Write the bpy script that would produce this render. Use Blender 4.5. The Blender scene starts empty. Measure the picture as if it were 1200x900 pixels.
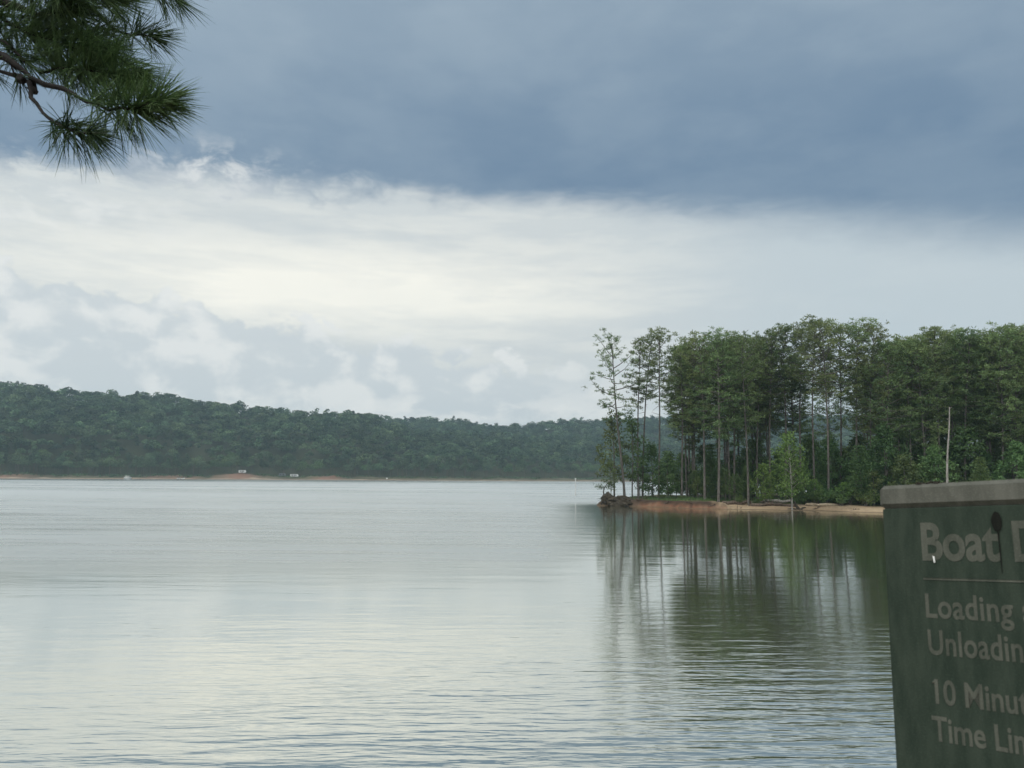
import bpy, math, random
import numpy as np
from mathutils import Vector, Matrix

S = bpy.context.scene
COL = S.collection
# ------------------------------------------------------------------ camera
CAMZ = 5.1
TH = math.atan(108.7/900); RO = math.atan(.007)
_r0 = np.array([1, 0, 0.]); CF = np.array([0, math.cos(TH), math.sin(TH)]); _u0 = np.array([0, -math.sin(TH), math.cos(TH)])
CR = _r0*math.cos(RO)+_u0*math.sin(RO); CU = -_r0*math.sin(RO)+_u0*math.cos(RO)
CAM = np.array([0, 0, CAMZ])
cd = bpy.data.cameras.new("camera"); cam = bpy.data.objects.new("camera", cd); COL.objects.link(cam)
cd.sensor_width = 36; cd.lens = 27; cd.clip_start = .05; cd.clip_end = 9000
cam.matrix_world = Matrix(((CR[0], CU[0], -CF[0], 0), (CR[1], CU[1], -CF[1], 0), (CR[2], CU[2], -CF[2], CAMZ), (0, 0, 0, 1)))
cd.dof.use_dof = True; cd.dof.focus_distance = 120; cd.dof.aperture_fstop = 9
S.camera = cam

def ray(px, py): return CR*(px-600)/900 + CU*(450-py)/900 + CF
def on_z(px, py, z=0.):                       # world point where the sight line meets height z
    d = ray(px, py); return CAM + d*((z-CAMZ)/d[2])
def at_y(px, py, Y):
    d = ray(px, py); return CAM + d*(Y/d[1])

# ------------------------------------------------------------------ render / colour
S.render.engine = 'CYCLES'
S.cycles.use_denoising = True
S.cycles.max_bounces = 6; S.cycles.diffuse_bounces = 2; S.cycles.glossy_bounces = 3
S.cycles.transmission_bounces = 2; S.cycles.volume_bounces = 0; S.cycles.transparent_max_bounces = 4
S.cycles.caustics_reflective = False; S.cycles.caustics_refractive = False
S.view_settings.view_transform = 'Standard'; S.view_settings.look = 'None'
S.view_settings.exposure = 0; S.view_settings.gamma = 1; S.view_settings.use_curve_mapping = False

SUN_AZ, SUN_EL = -82., 50.                    # degrees; azimuth from +Y towards +X

# ------------------------------------------------------------------ node expression helper
class X:
    def __init__(s, t, sock): s.t = t; s.s = sock
    def _m(s, op, *o, clamp=False):
        n = s.t.nodes.new('ShaderNodeMath'); n.operation = op; n.use_clamp = clamp
        for i, v in enumerate((s,)+o):
            if isinstance(v, X): s.t.links.new(v.s, n.inputs[i])
            else: n.inputs[i].default_value = v
        return X(s.t, n.outputs[0])
    def __add__(s, o): return s._m('ADD', o)
    __radd__ = __add__
    def __sub__(s, o): return s._m('SUBTRACT', o)
    def __rsub__(s, o): return (s*-1)+o
    def __mul__(s, o): return s._m('MULTIPLY', o)
    __rmul__ = __mul__
    def __truediv__(s, o): return s._m('DIVIDE', o)
    def pow(s, o): return s._m('POWER', o)
    def abs(s): return s._m('ABSOLUTE')
    def min(s, o): return s._m('MINIMUM', o)
    def max(s, o): return s._m('MAXIMUM', o)
    def clamp(s): return s._m('ADD', 0., clamp=True)
def val(t, v):
    n = t.nodes.new('ShaderNodeValue'); n.outputs[0].default_value = v; return X(t, n.outputs[0])
def smooth(t, x, a, b):
    n = t.nodes.new('ShaderNodeMapRange'); n.interpolation_type = 'SMOOTHSTEP'
    for i, v in ((0, x), (1, a), (2, b)):
        if isinstance(v, X): t.links.new(v.s, n.inputs[i])
        else: n.inputs[i].default_value = v
    n.inputs[3].default_value = 0; n.inputs[4].default_value = 1
    return X(t, n.outputs[0])
def comb(t, a, b, c=0.):
    n = t.nodes.new('ShaderNodeCombineXYZ')
    for i, v in enumerate((a, b, c)):
        if isinstance(v, X): t.links.new(v.s, n.inputs[i])
        else: n.inputs[i].default_value = v
    return X(t, n.outputs[0])
def sep(t, v):
    n = t.nodes.new('ShaderNodeSeparateXYZ'); t.links.new(v.s, n.inputs[0]); return [X(t, o) for o in n.outputs]
def noise(t, vec, scale=1., detail=3., rough=.5, dist=0., kind=None):
    n = t.nodes.new('ShaderNodeTexNoise'); t.links.new(vec.s, n.inputs['Vector'])
    n.inputs['Scale'].default_value = scale; n.inputs['Detail'].default_value = detail
    n.inputs['Roughness'].default_value = rough; n.inputs['Distortion'].default_value = dist
    return X(t, n.outputs['Fac'])
def mix(t, f, a, b):
    n = t.nodes.new('ShaderNodeMix'); n.data_type = 'RGBA'
    for i, v in ((0, f), (6, a), (7, b)):
        if isinstance(v, X): t.links.new(v.s, n.inputs[i])
        elif i == 0: n.inputs[0].default_value = v
        else: n.inputs[i].default_value = (*v, 1)
    return X(t, n.outputs[2])
def attr(t, name):
    n = t.nodes.new('ShaderNodeAttribute'); n.attribute_name = name; return X(t, n.outputs['Fac']), X(t, n.outputs['Color'])
def objco(t):
    return X(t, t.nodes.new('ShaderNodeTexCoord').outputs['Object'])
def wpos(t):
    return X(t, t.nodes.new('ShaderNodeNewGeometry').outputs['Position'])

# ------------------------------------------------------------------ world: Nishita sky behind a deck of clouds
W = bpy.data.worlds.new("World"); S.world = W; W.use_nodes = True
t = W.node_tree; t.nodes.clear()
sky = t.nodes.new('ShaderNodeTexSky'); sky.sky_type = 'NISHITA'; sky.sun_disc = False
sky.sun_elevation = math.radians(SUN_EL); sky.sun_rotation = math.radians(SUN_AZ)
d3 = X(t, t.nodes.new('ShaderNodeTexCoord').outputs['Generated'])
dx, dy, dz = sep(t, d3)
az = dx._m('ARCTAN2', dy)*57.2958
el = dz._m('ARCSINE')*57.2958
P = comb(t, az*.1, el*.2, 0)
Pw = comb(t, az*.1, el*.32, 3.7)
nA = noise(t, P, 1.1, 5, .55)                     # large blotches
nB = noise(t, Pw, 2.6, 8, .62, .6)                # ragged wisps
nC = noise(t, comb(t, az*.1, el*.55, 9.), 1.2, 7, .58)   # horizontal streaks
nP = noise(t, comb(t, az*.1, el*.17, 61.), 4.2, 7, .58, .3)
nG = noise(t, comb(t, az*.1, el*.14, 77.), .75, 3, .5)
# slab cloud: its ragged lower edge, soft towards the right
edge = 20.4 - (az+8)*(az+8)*.0024
rag = smooth(t, az*-1, -4, 24)
rgt = smooth(t, az, 4, 30)
sd_ = el - edge + (nP-.5)*rag*5.0 + (nB-.5)*1.6 + (nA-.5)*2.6
slab = smooth(t, sd_, -1.2, 1.3)*(1-rgt) + smooth(t, sd_, -3.4, 1.8)*rgt
hi = smooth(t, el, 21, 35)
blot = smooth(t, nA*.6+nG*.4, .38, .62)
folds = noise(t, comb(t, az*.1, el*.30, 13.), 1.6, 6, .55, .4)
sl = mix(t, (hi*.62 + (blot-.5)*.26 + (folds-.5)*.30 + rag*.22 + .10).clamp(), (.168, .256, .368), (.335, .425, .510))
# bright band below it
warm = X(t, ((az+13)*(az+13)*(-1/380.) + (el-13.4)*(el-13.4)*(-1/11.))._m('EXPONENT').s)
streak = smooth(t, nC, .38, .66)
fine = noise(t, comb(t, az*.1, el*.42, 91.), 3.2, 8, .6, .3)
band = mix(t, (warm*1.15 - streak*.30 + (fine-.5)*.34 + .12).clamp(), (.655, .70, .705), (1.01, .995, .90))
band = mix(t, (smooth(t, az, 2, 26)*.85 - (nG-.5)*.5).clamp(), band, (.545, .63, .675))
# broken bright cloud just under and in front of the slab at the left
win = X(t, ((az+22)*(az+22)*(-1/26.) + (el-20.6)*(el-20.6)*(-1/3.2))._m('EXPONENT').s)
win2 = X(t, ((az+33)*(az+33)*(-1/60.) + (el-17.2)*(el-17.2)*(-1/6.)).  _m('EXPONENT').s)
pf = smooth(t, nP + win*.14 + win2*.08, .50, .74)*(win + win2*.8).clamp()
# grey cumulus bank low at the left with a billowed top
nD = noise(t, comb(t, az*.1, el*.13, 21.), 3.0, 8, .55, .25)
nE = noise(t, comb(t, az*.1, el*.17, 33.), 1.5, 5, .5)
top = 9.8 + (az*-1-8)*.125 + (nD-.5)*7.5
cum = smooth(t, top - el, 0., .8)*smooth(t, az*-1, -16, 2)
cshade = smooth(t, nD*.55 + nE*.6, .53, .66)
ccol = mix(t, cshade, (.63, .685, .71), (.84, .86, .845))
band = mix(t, cum*.85, band, ccol)
low = noise(t, comb(t, az*.1, el*.24, 47.), 2.2, 7, .55)
lowm = smooth(t, low, .47, .60)*smooth(t, el*-1, -8., -4.5)*smooth(t, az, -20., -9.)*(1-smooth(t, az, 8, 20))
band = mix(t, lowm*.6, band, (.90, .905, .875))
clouds = mix(t, slab, band, sl)
clouds = mix(t, pf*.75, clouds, (.90, .91, .88))
# the sky over and behind the photographer: unseen overcast, brightened to light the trees
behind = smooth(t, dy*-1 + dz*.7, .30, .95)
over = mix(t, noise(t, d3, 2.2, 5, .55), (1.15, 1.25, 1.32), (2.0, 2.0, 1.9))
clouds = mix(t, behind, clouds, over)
STR = .1
vm = t.nodes.new('ShaderNodeVectorMath'); vm.operation = 'SCALE'; t.links.new(clouds.s, vm.inputs[0]); vm.inputs['Scale'].default_value = 1/STR
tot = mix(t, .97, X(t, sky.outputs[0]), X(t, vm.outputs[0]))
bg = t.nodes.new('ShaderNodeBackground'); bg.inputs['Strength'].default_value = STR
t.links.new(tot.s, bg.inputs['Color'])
wo = t.nodes.new('ShaderNodeOutputWorld'); t.links.new(bg.outputs[0], wo.inputs[0])
W.cycles.sampling_method = 'MANUAL'; W.cycles.sample_map_resolution = 512

sd = bpy.data.lights.new("sun", 'SUN'); sd.energy = 1.5; sd.angle = math.radians(12); sd.color = (1, .96, .88)
so = bpy.data.objects.new("sun", sd); COL.objects.link(so)
a, e = math.radians(SUN_AZ), math.radians(SUN_EL)
so.rotation_euler = Vector((math.sin(a)*math.cos(e), math.cos(a)*math.cos(e), math.sin(e))).to_track_quat('Z', 'Y').to_euler()

# ------------------------------------------------------------------ materials
def new_mat(name):
    m = bpy.data.materials.new(name); m.use_nodes = True; t = m.node_tree; t.nodes.clear()
    b = t.nodes.new('ShaderNodeBsdfPrincipled'); o = t.nodes.new('ShaderNodeOutputMaterial'); t.links.new(b.outputs[0], o.inputs[0])
    return m, t, b
def put(t, b, name, v):
    if isinstance(v, X): t.links.new(v.s, b.inputs[name])
    else: b.inputs[name].default_value = (*v, 1) if isinstance(v, tuple) else v
def bump(t, b, h, dist, strength=1.):
    n = t.nodes.new('ShaderNodeBump'); n.inputs['Distance'].default_value = dist; n.inputs['Strength'].default_value = strength
    t.links.new(h.s, n.inputs['Height']); t.links.new(n.outputs[0], b.inputs['Normal'])

def mottled(name, c1, c2, scale=3., rough=.85, bd=0., detail=5, stretch=(1, 1, 1), spec=.3):
    m, t, b = new_mat(name)
    x, y, z = sep(t, objco(t)); v = comb(t, x*stretch[0], y*stretch[1], z*stretch[2])
    n = noise(t, v, scale, detail, .6)
    put(t, b, 'Base Color', mix(t, smooth(t, n, .32, .68), c1, c2)); b.inputs['Roughness'].default_value = rough
    b.inputs['Specular IOR Level'].default_value = spec
    if bd: bump(t, b, n, bd)
    return m

def leaf_mat(name, dark, light, hue=.25, transl=.25, shift=.05):
    # colour varies per spray (mesh attribute 'v') and per tree (object random / attribute 'tint')
    m, t, b = new_mat(name)
    v, _ = attr(t, 'v')
    r = X(t, t.nodes.new('ShaderNodeObjectInfo').outputs['Random'])
    tint, _ = attr(t, 'tint')
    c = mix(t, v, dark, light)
    h = t.nodes.new('ShaderNodeHueSaturation')
    t.links.new(c.s, h.inputs['Color'])
    rr = (r + tint)._m('FRACT')
    t.links.new((rr*shift + (.5-shift/2)).s, h.inputs['Hue'])
    t.links.new(((rr*7.3)._m('FRACT')*hue*2 + (1-hue)).s, h.inputs['Value'])
    h.inputs['Saturation'].default_value = 1.
    t.links.new(h.outputs[0], b.inputs['Base Color'])
    b.inputs['Roughness'].default_value = .55; b.inputs['Specular IOR Level'].default_value = .25
    tr = t.nodes.new('ShaderNodeBsdfTranslucent'); t.links.new(h.outputs[0], tr.inputs[0])
    mx = t.nodes.new('ShaderNodeMixShader'); mx.inputs[0].default_value = transl
    t.links.new(b.outputs[0], mx.inputs[1]); t.links.new(tr.outputs[0], mx.inputs[2])
    t.links.new(mx.outputs[0], [n for n in t.nodes if n.type == 'OUTPUT_MATERIAL'][0].inputs[0])
    return m

M = {}
M['pine'] = leaf_mat('pine_needles', (.066, .110, .044), (.205, .265, .105))
M['nearpine'] = leaf_mat('near_needles', (.042, .092, .042), (.270, .400, .170), .04, .5, .004)
M['hard'] = leaf_mat('broad_leaves', (.060, .110, .042), (.150, .225, .080))
M['pale'] = leaf_mat('pale_leaves', (.080, .125, .045), (.150, .200, .075), .15)
M['bright'] = leaf_mat('bright_leaves', (.105, .185, .045), (.20, .30, .085), .12)
M['far'] = leaf_mat('far_leaves', (.022, .046, .026), (.135, .195, .090), .5)
M['bark'] = mottled('pine_bark', (.070, .063, .054), (.175, .160, .142), 5, .95, .02, 6, (1, 1, .35))
M['darkbark'] = mottled('wet_bark', (.008, .007, .007), (.026, .022, .020), 40, .9, .002, 5, (1, 1, .5))
M['dead'] = mottled('weathered_wood', (.20, .185, .165), (.40, .375, .34), 6, .9, .01, 5, (1, 1, .25))
M['log'] = mottled('driftwood', (.05, .038, .030), (.17, .13, .10), 4, .95, .02)
M['rock'] = mottled('sand_ledge', (.30, .24, .17), (.48, .39, .28), 3, .95, .02)
M['root'] = mottled('muddy_roots', (.030, .026, .020), (.085, .070, .050), 3.5, .95, .05)
M['white'] = mottled('white_paint', (.68, .69, .68), (.82, .82, .80), 3, .45)
M['grey'] = mottled('grey_trim', (.16, .17, .18), (.26, .27, .28), 3, .5)
M['glass'] = mottled('dark_glass', (.015, .02, .025), (.03, .035, .04), 2, .1, spec=.6)
M['rubber'] = mottled('rubber', (.015, .015, .015), (.03, .03, .03), 2, .8)
M['metal'] = mottled('aluminium', (.45, .46, .47), (.6, .6, .6), 2, .35)

# ------------------------------------------------------------------ mesh helpers
def link(name, me, m=None, parent=None):
    o = bpy.data.objects.new(name, me); COL.objects.link(o)
    if parent: o.parent = parent
    if m is not None and me is not None and not me.materials: me.materials.append(m)
    return o
def npmesh(name, V, F, v=None, tint=None, smooth_=False):
    """V n x 3, F list of arrays (k faces x 3 or 4)"""
    me = bpy.data.meshes.new(name)
    if not isinstance(F, (list, tuple)): F = [F]
    F = [np.asarray(f, dtype=np.int32) for f in F if len(f)]
    nf = sum(len(f) for f in F)
    idx = np.concatenate([f.ravel() for f in F]); tots = np.concatenate([np.full(len(f), f.shape[1], np.int32) for f in F])
    starts = np.concatenate([[0], np.cumsum(tots)[:-1]]).astype(np.int32)
    me.vertices.add(len(V)); me.vertices.foreach_set('co', np.asarray(V, np.float32).ravel())
    me.loops.add(len(idx)); me.loops.foreach_set('vertex_index', idx)
    me.polygons.add(nf); me.polygons.foreach_set('loop_start', starts); me.polygons.foreach_set('loop_total', tots)
    if smooth_: me.polygons.foreach_set('use_smooth', np.ones(nf, bool))
    me.update(calc_edges=True)
    for nm, arr in (('v', v), ('tint', tint)):
        if arr is not None:
            a = me.attributes.new(nm, 'FLOAT', 'POINT'); a.data.foreach_set('value', np.asarray(arr, np.float32))
    return me
class Geo:
    def __init__(s): s.V = []; s.F3 = []; s.F4 = []; s.v = []; s.n = 0
    def add(s, V, F, v=None):
        V = np.asarray(V, float); F = np.asarray(F, int)
        (s.F3 if F.shape[1] == 3 else s.F4).append(F + s.n); s.V.append(V); s.n += len(V)
        s.v.append(np.full(len(V), .5) if v is None else np.broadcast_to(v, (len(V),)))
    def mesh(s, name, smooth_=False, scale=1.):
        return npmesh(name, np.concatenate(s.V)*scale, [np.concatenate(f) for f in (s.F3, s.F4) if f], np.concatenate(s.v), None, smooth_)
    def arrays(s):
        return np.concatenate(s.V), np.concatenate(s.F4), np.concatenate(s.v)
def frame(d):
    d = d/np.linalg.norm(d); a = np.array([0, 0, 1.]) if abs(d[2]) < .9 else np.array([1., 0, 0])
    u = np.cross(d, a); u /= np.linalg.norm(u); return u, np.cross(d, u)
def tube(g, pts, rad, sides=6, cap=True, jit=0., rs=None):
    pts = np.asarray(pts, float); n = len(pts); V = []
    for i in range(n):
        d = pts[min(i+1, n-1)] - pts[max(i-1, 0)]
        u, w = frame(d)
        if i == 0: pu = u
        else:                               # keep the ring from twisting
            dn = d/np.linalg.norm(d); u = pu - dn*np.dot(pu, dn); u /= np.linalg.norm(u); w = np.cross(dn, u); pu = u
        for k in range(sides):
            a = 2*math.pi*k/sides; r = rad[i]*(1 + (rs.uniform(-jit, jit) if rs is not None else 0))
            V.append(pts[i] + (u*math.cos(a)+w*math.sin(a))*r)
    F = [[i*sides+k, i*sides+(k+1) % sides, (i+1)*sides+(k+1) % sides, (i+1)*sides+k] for i in range(n-1) for k in range(sides)]
    g.add(V, F)
    if cap:
        for i, ring in ((0, 0), (n-1, (n-1)*sides)):
            g.add([V[ring+k] for k in range(sides)]+[pts[i]], [[k, (k+1) % sides, sides] for k in range(sides)])
def box(g, c, s, R=None):
    V = np.array([[x, y, z] for x in (-.5, .5) for y in (-.5, .5) for z in (-.5, .5)])*np.array(s)
    if R is not None: V = V @ np.asarray(R).T
    g.add(V+np.array(c), [[0, 1, 3, 2], [4, 6, 7, 5], [0, 4, 5, 1], [2, 3, 7, 6], [0, 2, 6, 4], [1, 5, 7, 3]])
def leaves(g, C, D, L, Wd, rs, v):
    """pointed leaf blades: base C, direction D"""
    n = len(C); D = D/np.linalg.norm(D, axis=1)[:, None]
    R = rs.normal(size=(n, 3)); U = np.cross(D, R); U /= np.linalg.norm(U, axis=1)[:, None]
    L = np.broadcast_to(L, (n,))[:, None]; Wd = np.broadcast_to(Wd, (n,))[:, None]
    mid = C + D*L*.45
    V = np.stack([C, mid+U*Wd*.5, C+D*L, mid-U*Wd*.5], 1).reshape(-1, 3)
    F = np.arange(n*4).reshape(-1, 4)
    g.add(V, F, np.repeat(np.clip(v, 0, 1), 4))
def setp(o, label=None, cat=None, group=None, kind=None):
    if label: o['label'] = label
    if cat: o['category'] = cat
    if group: o['group'] = group
    if kind: o['kind'] = kind
    return o
def empty(name, loc, label, cat, group=None, rz=0., sc=1.):
    o = bpy.data.objects.new(name, None); COL.objects.link(o); o.location = loc; o.rotation_euler = (0, 0, rz)
    o.scale = (sc, sc, sc) if not isinstance(sc, tuple) else sc; o.empty_display_size = .5
    return setp(o, label, cat, group)

_rng = np.random.RandomState(5)
_tab = _rng.rand(256, 256)
def vn(x, y, s=0):
    x = np.asarray(x, float)+s*17.3; y = np.asarray(y, float)+s*7.7
    xi = np.floor(x).astype(int); yi = np.floor(y).astype(int); fx = x-xi; fy = y-yi
    fx = fx*fx*(3-2*fx); fy = fy*fy*(3-2*fy)
    T = lambda a, b: _tab[a & 255, b & 255]
    return (T(xi, yi)*(1-fx)+T(xi+1, yi)*fx)*(1-fy)+(T(xi, yi+1)*(1-fx)+T(xi+1, yi+1)*fx)*fy
def fbm(x, y, s=0, o=4):
    r = 0; a = .5; k = 1
    for i in range(o): r = r + a*(vn(np.asarray(x)*k, np.asarray(y)*k, s+i)-.5)*2; a *= .5; k *= 2.03
    return r
def sst(a, b, x):
    q = np.clip((x-a)/(b-a), 0, 1); return q*q*(3-2*q)
def interp(x, pts): return np.interp(x, [p[0] for p in pts], [p[1] for p in pts])

# ------------------------------------------------------------------ water
m, t, b = new_mat('lake_water'); t.nodes.remove(b)
x, y, z = sep(t, wpos(t))
rip = noise(t, comb(t, x*.30 + y*.06, y*1.7 - x*.10), 1.25, 3, .45, .25)
chop = noise(t, comb(t, x*.6 - y*.15, y*2.8 + x*.10, 4.), 2.2, 2, .5, .2)
swell = noise(t, comb(t, x*.10, y*.35, 8.), 1., 3, .5)
patch = smooth(t, noise(t, comb(t, x*.03, y*.06, 2.), 1., 3, .5), .40, .62)
near = 1 - smooth(t, y + (patch-.5)*8 - x*.35, 14, 34)
mid = 1 - smooth(t, y, 60, 320)
amp = near*.75 + .13 + patch*.10*mid
far_chop = noise(t, comb(t, x*.12, y*.9, 14.), 1., 4, .6)
h = far_chop*smooth(t, y, 30, 60)*(1-smooth(t, x/y, .02, .12))*.05 + rip*amp*.036 + chop*(near*1.15+.10+patch*.12)*.0085 + swell*.03
bn = t.nodes.new('ShaderNodeBump'); bn.inputs['Strength'].default_value = 1; bn.inputs['Distance'].default_value = 1.
t.links.new(h.s, bn.inputs['Height'])
# cat's-paws: long wind-ruffled bands far out, glassy slicks between
bandn = noise(t, comb(t, x*.0045, y*.035 + x*.0012, 5.), 1., 4, .55)
ruf = smooth(t, bandn, .40, .66)*smooth(t, y, 60, 240)
wind = noise(t, comb(t, x*.035 + y*.01, y*.34, 7.), 1., 6, .65, .3)
nearpt = 1 - smooth(t, y, 90, 190)
far_slick = smooth(t, y + (bandn-.5)*120 , 560, 600)*(1 - smooth(t, y + (bandn-.5)*120, 780, 830))
gl = t.nodes.new('ShaderNodeBsdfGlossy'); gl.distribution = 'GGX'
lee = smooth(t, x/y + (bandn-.5)*.03, .02, .125)*(1 - smooth(t, y, 138, 165))
open_ = 1 - lee
rg = (open_*smooth(t, y, 24, 52)*(.31 + (ruf-.5)*.12 + (wind-.5)*.45 - far_slick*.08) + lee*.045 + .03)
t.links.new(rg.s, gl.inputs['Roughness']); t.links.new(bn.outputs[0], gl.inputs['Normal'])
gl.inputs['Color'].default_value = (.97, .975, .94, 1)
df = t.nodes.new('ShaderNodeBsdfDiffuse'); df.inputs['Color'].default_value = (.115, .130, .072, 1)
ge = t.nodes.new('ShaderNodeNewGeometry')
dot = t.nodes.new('ShaderNodeVectorMath'); dot.operation = 'DOT_PRODUCT'
t.links.new(ge.outputs['Incoming'], dot.inputs[0]); t.links.new(bn.outputs[0], dot.inputs[1])
cosv = X(t, dot.outputs['Value']).abs()
fac = (.98 - cosv*.75).max(.05)
mx = t.nodes.new('ShaderNodeMixShader'); t.links.new(fac.s, mx.inputs[0])
t.links.new(df.outputs[0], mx.inputs[1]); t.links.new(gl.outputs[0], mx.inputs[2])
t.links.new(mx.outputs[0], [n for n in t.nodes if n.type == 'OUTPUT_MATERIAL'][0].inputs[0])
g = Geo(); xs = np.linspace(-2400, 2400, 25); ys = np.linspace(-600, 2600, 17)
V = [[a_, b_, 0] for b_ in ys for a_ in xs]
g.add(V, [[j*25+i, j*25+i+1, (j+1)*25+i+1, (j+1)*25+i] for j in range(16) for i in range(24)])
o = link('lake_water', g.mesh('lake_water'), m); setp(o, 'calm grey lake reflecting the cloudy sky', 'water', kind='structure')

# ------------------------------------------------------------------ near bank under the photographer
m, t, b = new_mat('near_bank_soil')
n1 = noise(t, objco(t), 1.4, 6, .6)
put(t, b, 'Base Color', mix(t, smooth(t, n1, .4, .6), (.17, .10, .06), (.09, .10, .045))); b.inputs['Roughness'].default_value = .95
bump(t, b, n1, .06)
xs = np.concatenate([np.linspace(-60, -8, 18), np.linspace(-7, 7, 29), np.linspace(8, 60, 18)]); ys = np.concatenate([np.linspace(-40, -4, 10), np.linspace(-3, 12, 46)])
XX, YY = np.meshgrid(xs, ys)
def bank_z(X_, Y_):
    return np.interp(Y_ + .02*np.abs(X_) + fbm(X_*.3, Y_*.3, 3)*.4, [-40, 0, 2.1, 4.5, 8.2, 12], [4.2, 3.55, 3.45, 2.2, .05, -1.3])
ZZ = bank_z(XX, YY) + fbm(XX*.9, YY*.9, 6)*.05
nx = len(xs)
me = npmesh('near_shore', np.stack([XX, YY, ZZ], -1).reshape(-1, 3), np.array([[j*nx+i, j*nx+i+1, (j+1)*nx+i+1, (j+1)*nx+i] for j in range(len(ys)-1) for i in range(nx-1)]), smooth_=True)
setp(link('near_shore_ground', me, m), 'bare soil bank the sign stands on', 'ground', kind='structure')

# ------------------------------------------------------------------ wooded point (peninsula) terrain
def px_of(X_, Y_): return 600+900*X_/Y_
_fr = [on_z(p, q)[:2] for p, q in ((704, 592.5), (760, 594), (800, 595.5), (850, 597), (900, 597.5), (970, 599), (1030, 601))]
FRONT = [tuple(p) for p in _fr] + [(75, 112), (100, 104), (150, 96), (240, 92), (440, 90)]
XTIP = FRONT[0][0]
BACK = [(XTIP, FRONT[0][1]+4), (XTIP+6, 158), (32, 178), (48, 200), (75, 224), (105, 250), (140, 300), (220, 400), (440, 600)]
def yfront(X_): return interp(X_, FRONT) + fbm(np.asarray(X_)*.22, 0*np.asarray(X_), 11)*1.6 + fbm(np.asarray(X_)*1.1, 0*np.asarray(X_), 13)*.5
def yback(X_): return interp(X_, BACK) + fbm(np.asarray(X_)*.1, 0*np.asarray(X_), 12)*3
XB0 = at_y(846, 590, 131)[0]
def point_z(X_, Y_):
    X_ = np.asarray(X_, float); Y_ = np.asarray(Y_, float)
    d = np.minimum(Y_-yfront(X_), yback(X_)-Y_); d = np.minimum(d, (X_-XTIP+.5)*1.1)
    nz = fbm(X_*.5, Y_*.5, 14)
    steep = 1.15*sst(-.05, .75, d + nz*.35) + .25*sst(1, 12, d)
    gentle = np.interp(d, [0, 4, 9, 14, 60], [.0, .42, .95, 1.30, 1.7])
    k = sst(XB0-.8, XB0+1.2, X_ + nz*1.5)
    back = sst(0, 6, yback(X_)-Y_)
    zz = np.where(d > 0, (steep*(1-k)+gentle*k)*(.55+.45*back) + nz*.10*sst(0, 3, d) + .03*np.clip(X_-90, 0, 400)*sst(5, 60, d), np.maximum(d*.3, -1.5))
    return zz
xs = np.concatenate([np.arange(XTIP-4, 100, .45), np.linspace(101, 440, 70)])
ss = np.concatenate([np.arange(-4, 12, .3), np.arange(12, 90, 1.4), np.linspace(92, 520, 60)])
V = []; 
XX, SS = np.meshgrid(xs, ss); YY = np.minimum(yfront(XX)+SS, yback(XX)+10+SS*.001); ZZ = point_z(XX, YY)
nx = len(xs)
F = np.array([[j*nx+i, j*nx+i+1, (j+1)*nx+i+1, (j+1)*nx+i] for j in range(len(ss)-1) for i in range(nx-1)])
me = npmesh('wooded_point', np.stack([XX, YY, ZZ], -1).reshape(-1, 3), F, smooth_=True)
dd = np.minimum(np.minimum(YY-yfront(XX), yback(XX)-YY), (XX-XTIP+.5)*1.1)
kb = sst(XB0-1.5, XB0+.5, XX + fbm(XX*.7, YY*.7, 20)*2)
nn = fbm(XX*1.2, YY*1.2, 21); n2 = fbm(XX*.3, YY*.3, 22)
def lerp(a_, b_, f): return np.asarray(a_)*(1-f[..., None])+np.asarray(b_)*f[..., None]
clay = lerp((.30, .142, .082), (.185, .098, .064), np.clip(nn+.5, 0, 1))
vst = fbm(XX*2.2, ZZ*.4, 23)
clay = lerp(clay, (.13, .07, .05), sst(.12, .4, vst)*.8)
clay = lerp(clay, (.36, .25, .17), sst(.05, .3, fbm(XX*.35, ZZ*3., 24))*.5)
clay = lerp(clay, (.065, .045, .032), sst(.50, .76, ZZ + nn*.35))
sand = lerp((.44, .34, .225), (.36, .26, .165), np.clip(n2+.5, 0, 1))
clay = clay*.86
clay = lerp(clay, (.07, .052, .038), np.clip(1-sst(XTIP+4, XTIP+8, XX+nn*1.5), 0, 1))
shore = clay*(1-kb[..., None]) + sand*kb[..., None]
shore = lerp(shore, (.13, .095, .06), (1-sst(.02, .13, ZZ))*.8)
land = lerp((.105, .085, .05), (.075, .10, .035), sst(-.1, .25, nn*.5+n2))
land = lerp(land, (.30, .20, .13), sst(.25, .45, n2)*(1-sst(4, 12, dd)))
lim = 1.5*(1-kb)+7.0*kb
f = sst(0, 1.2, dd-lim + nn*1.5)
c = lerp(shore, land, f)
a_ = me.attributes.new('col', 'FLOAT_COLOR', 'POINT'); a_.data.foreach_set('color', np.concatenate([c.reshape(-1, 3), np.ones((c.size//3, 1))], 1).astype(np.float32).ravel())
m, t, b = new_mat('point_ground')
_, cc = attr(t, 'col'); n1 = noise(t, objco(t), 3., 6, .65); n3 = noise(t, comb(t, *[q*k for q, k in zip(sep(t, objco(t)), (.5, .5, 4.))]), 2., 4, .6)
put(t, b, 'Base Color', mix(t, smooth(t, n1*.6+n3*.4, .40, .66)*.45, cc, (.07, .05, .035))); b.inputs['Roughness'].default_value = .95; b.inputs['Specular IOR Level'].default_value = .2
bump(t, b, n1, .12)
setp(link('point_ground', me, m), 'low wooded point with a red clay bank and a sandy beach', 'ground', kind='structure')

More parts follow.
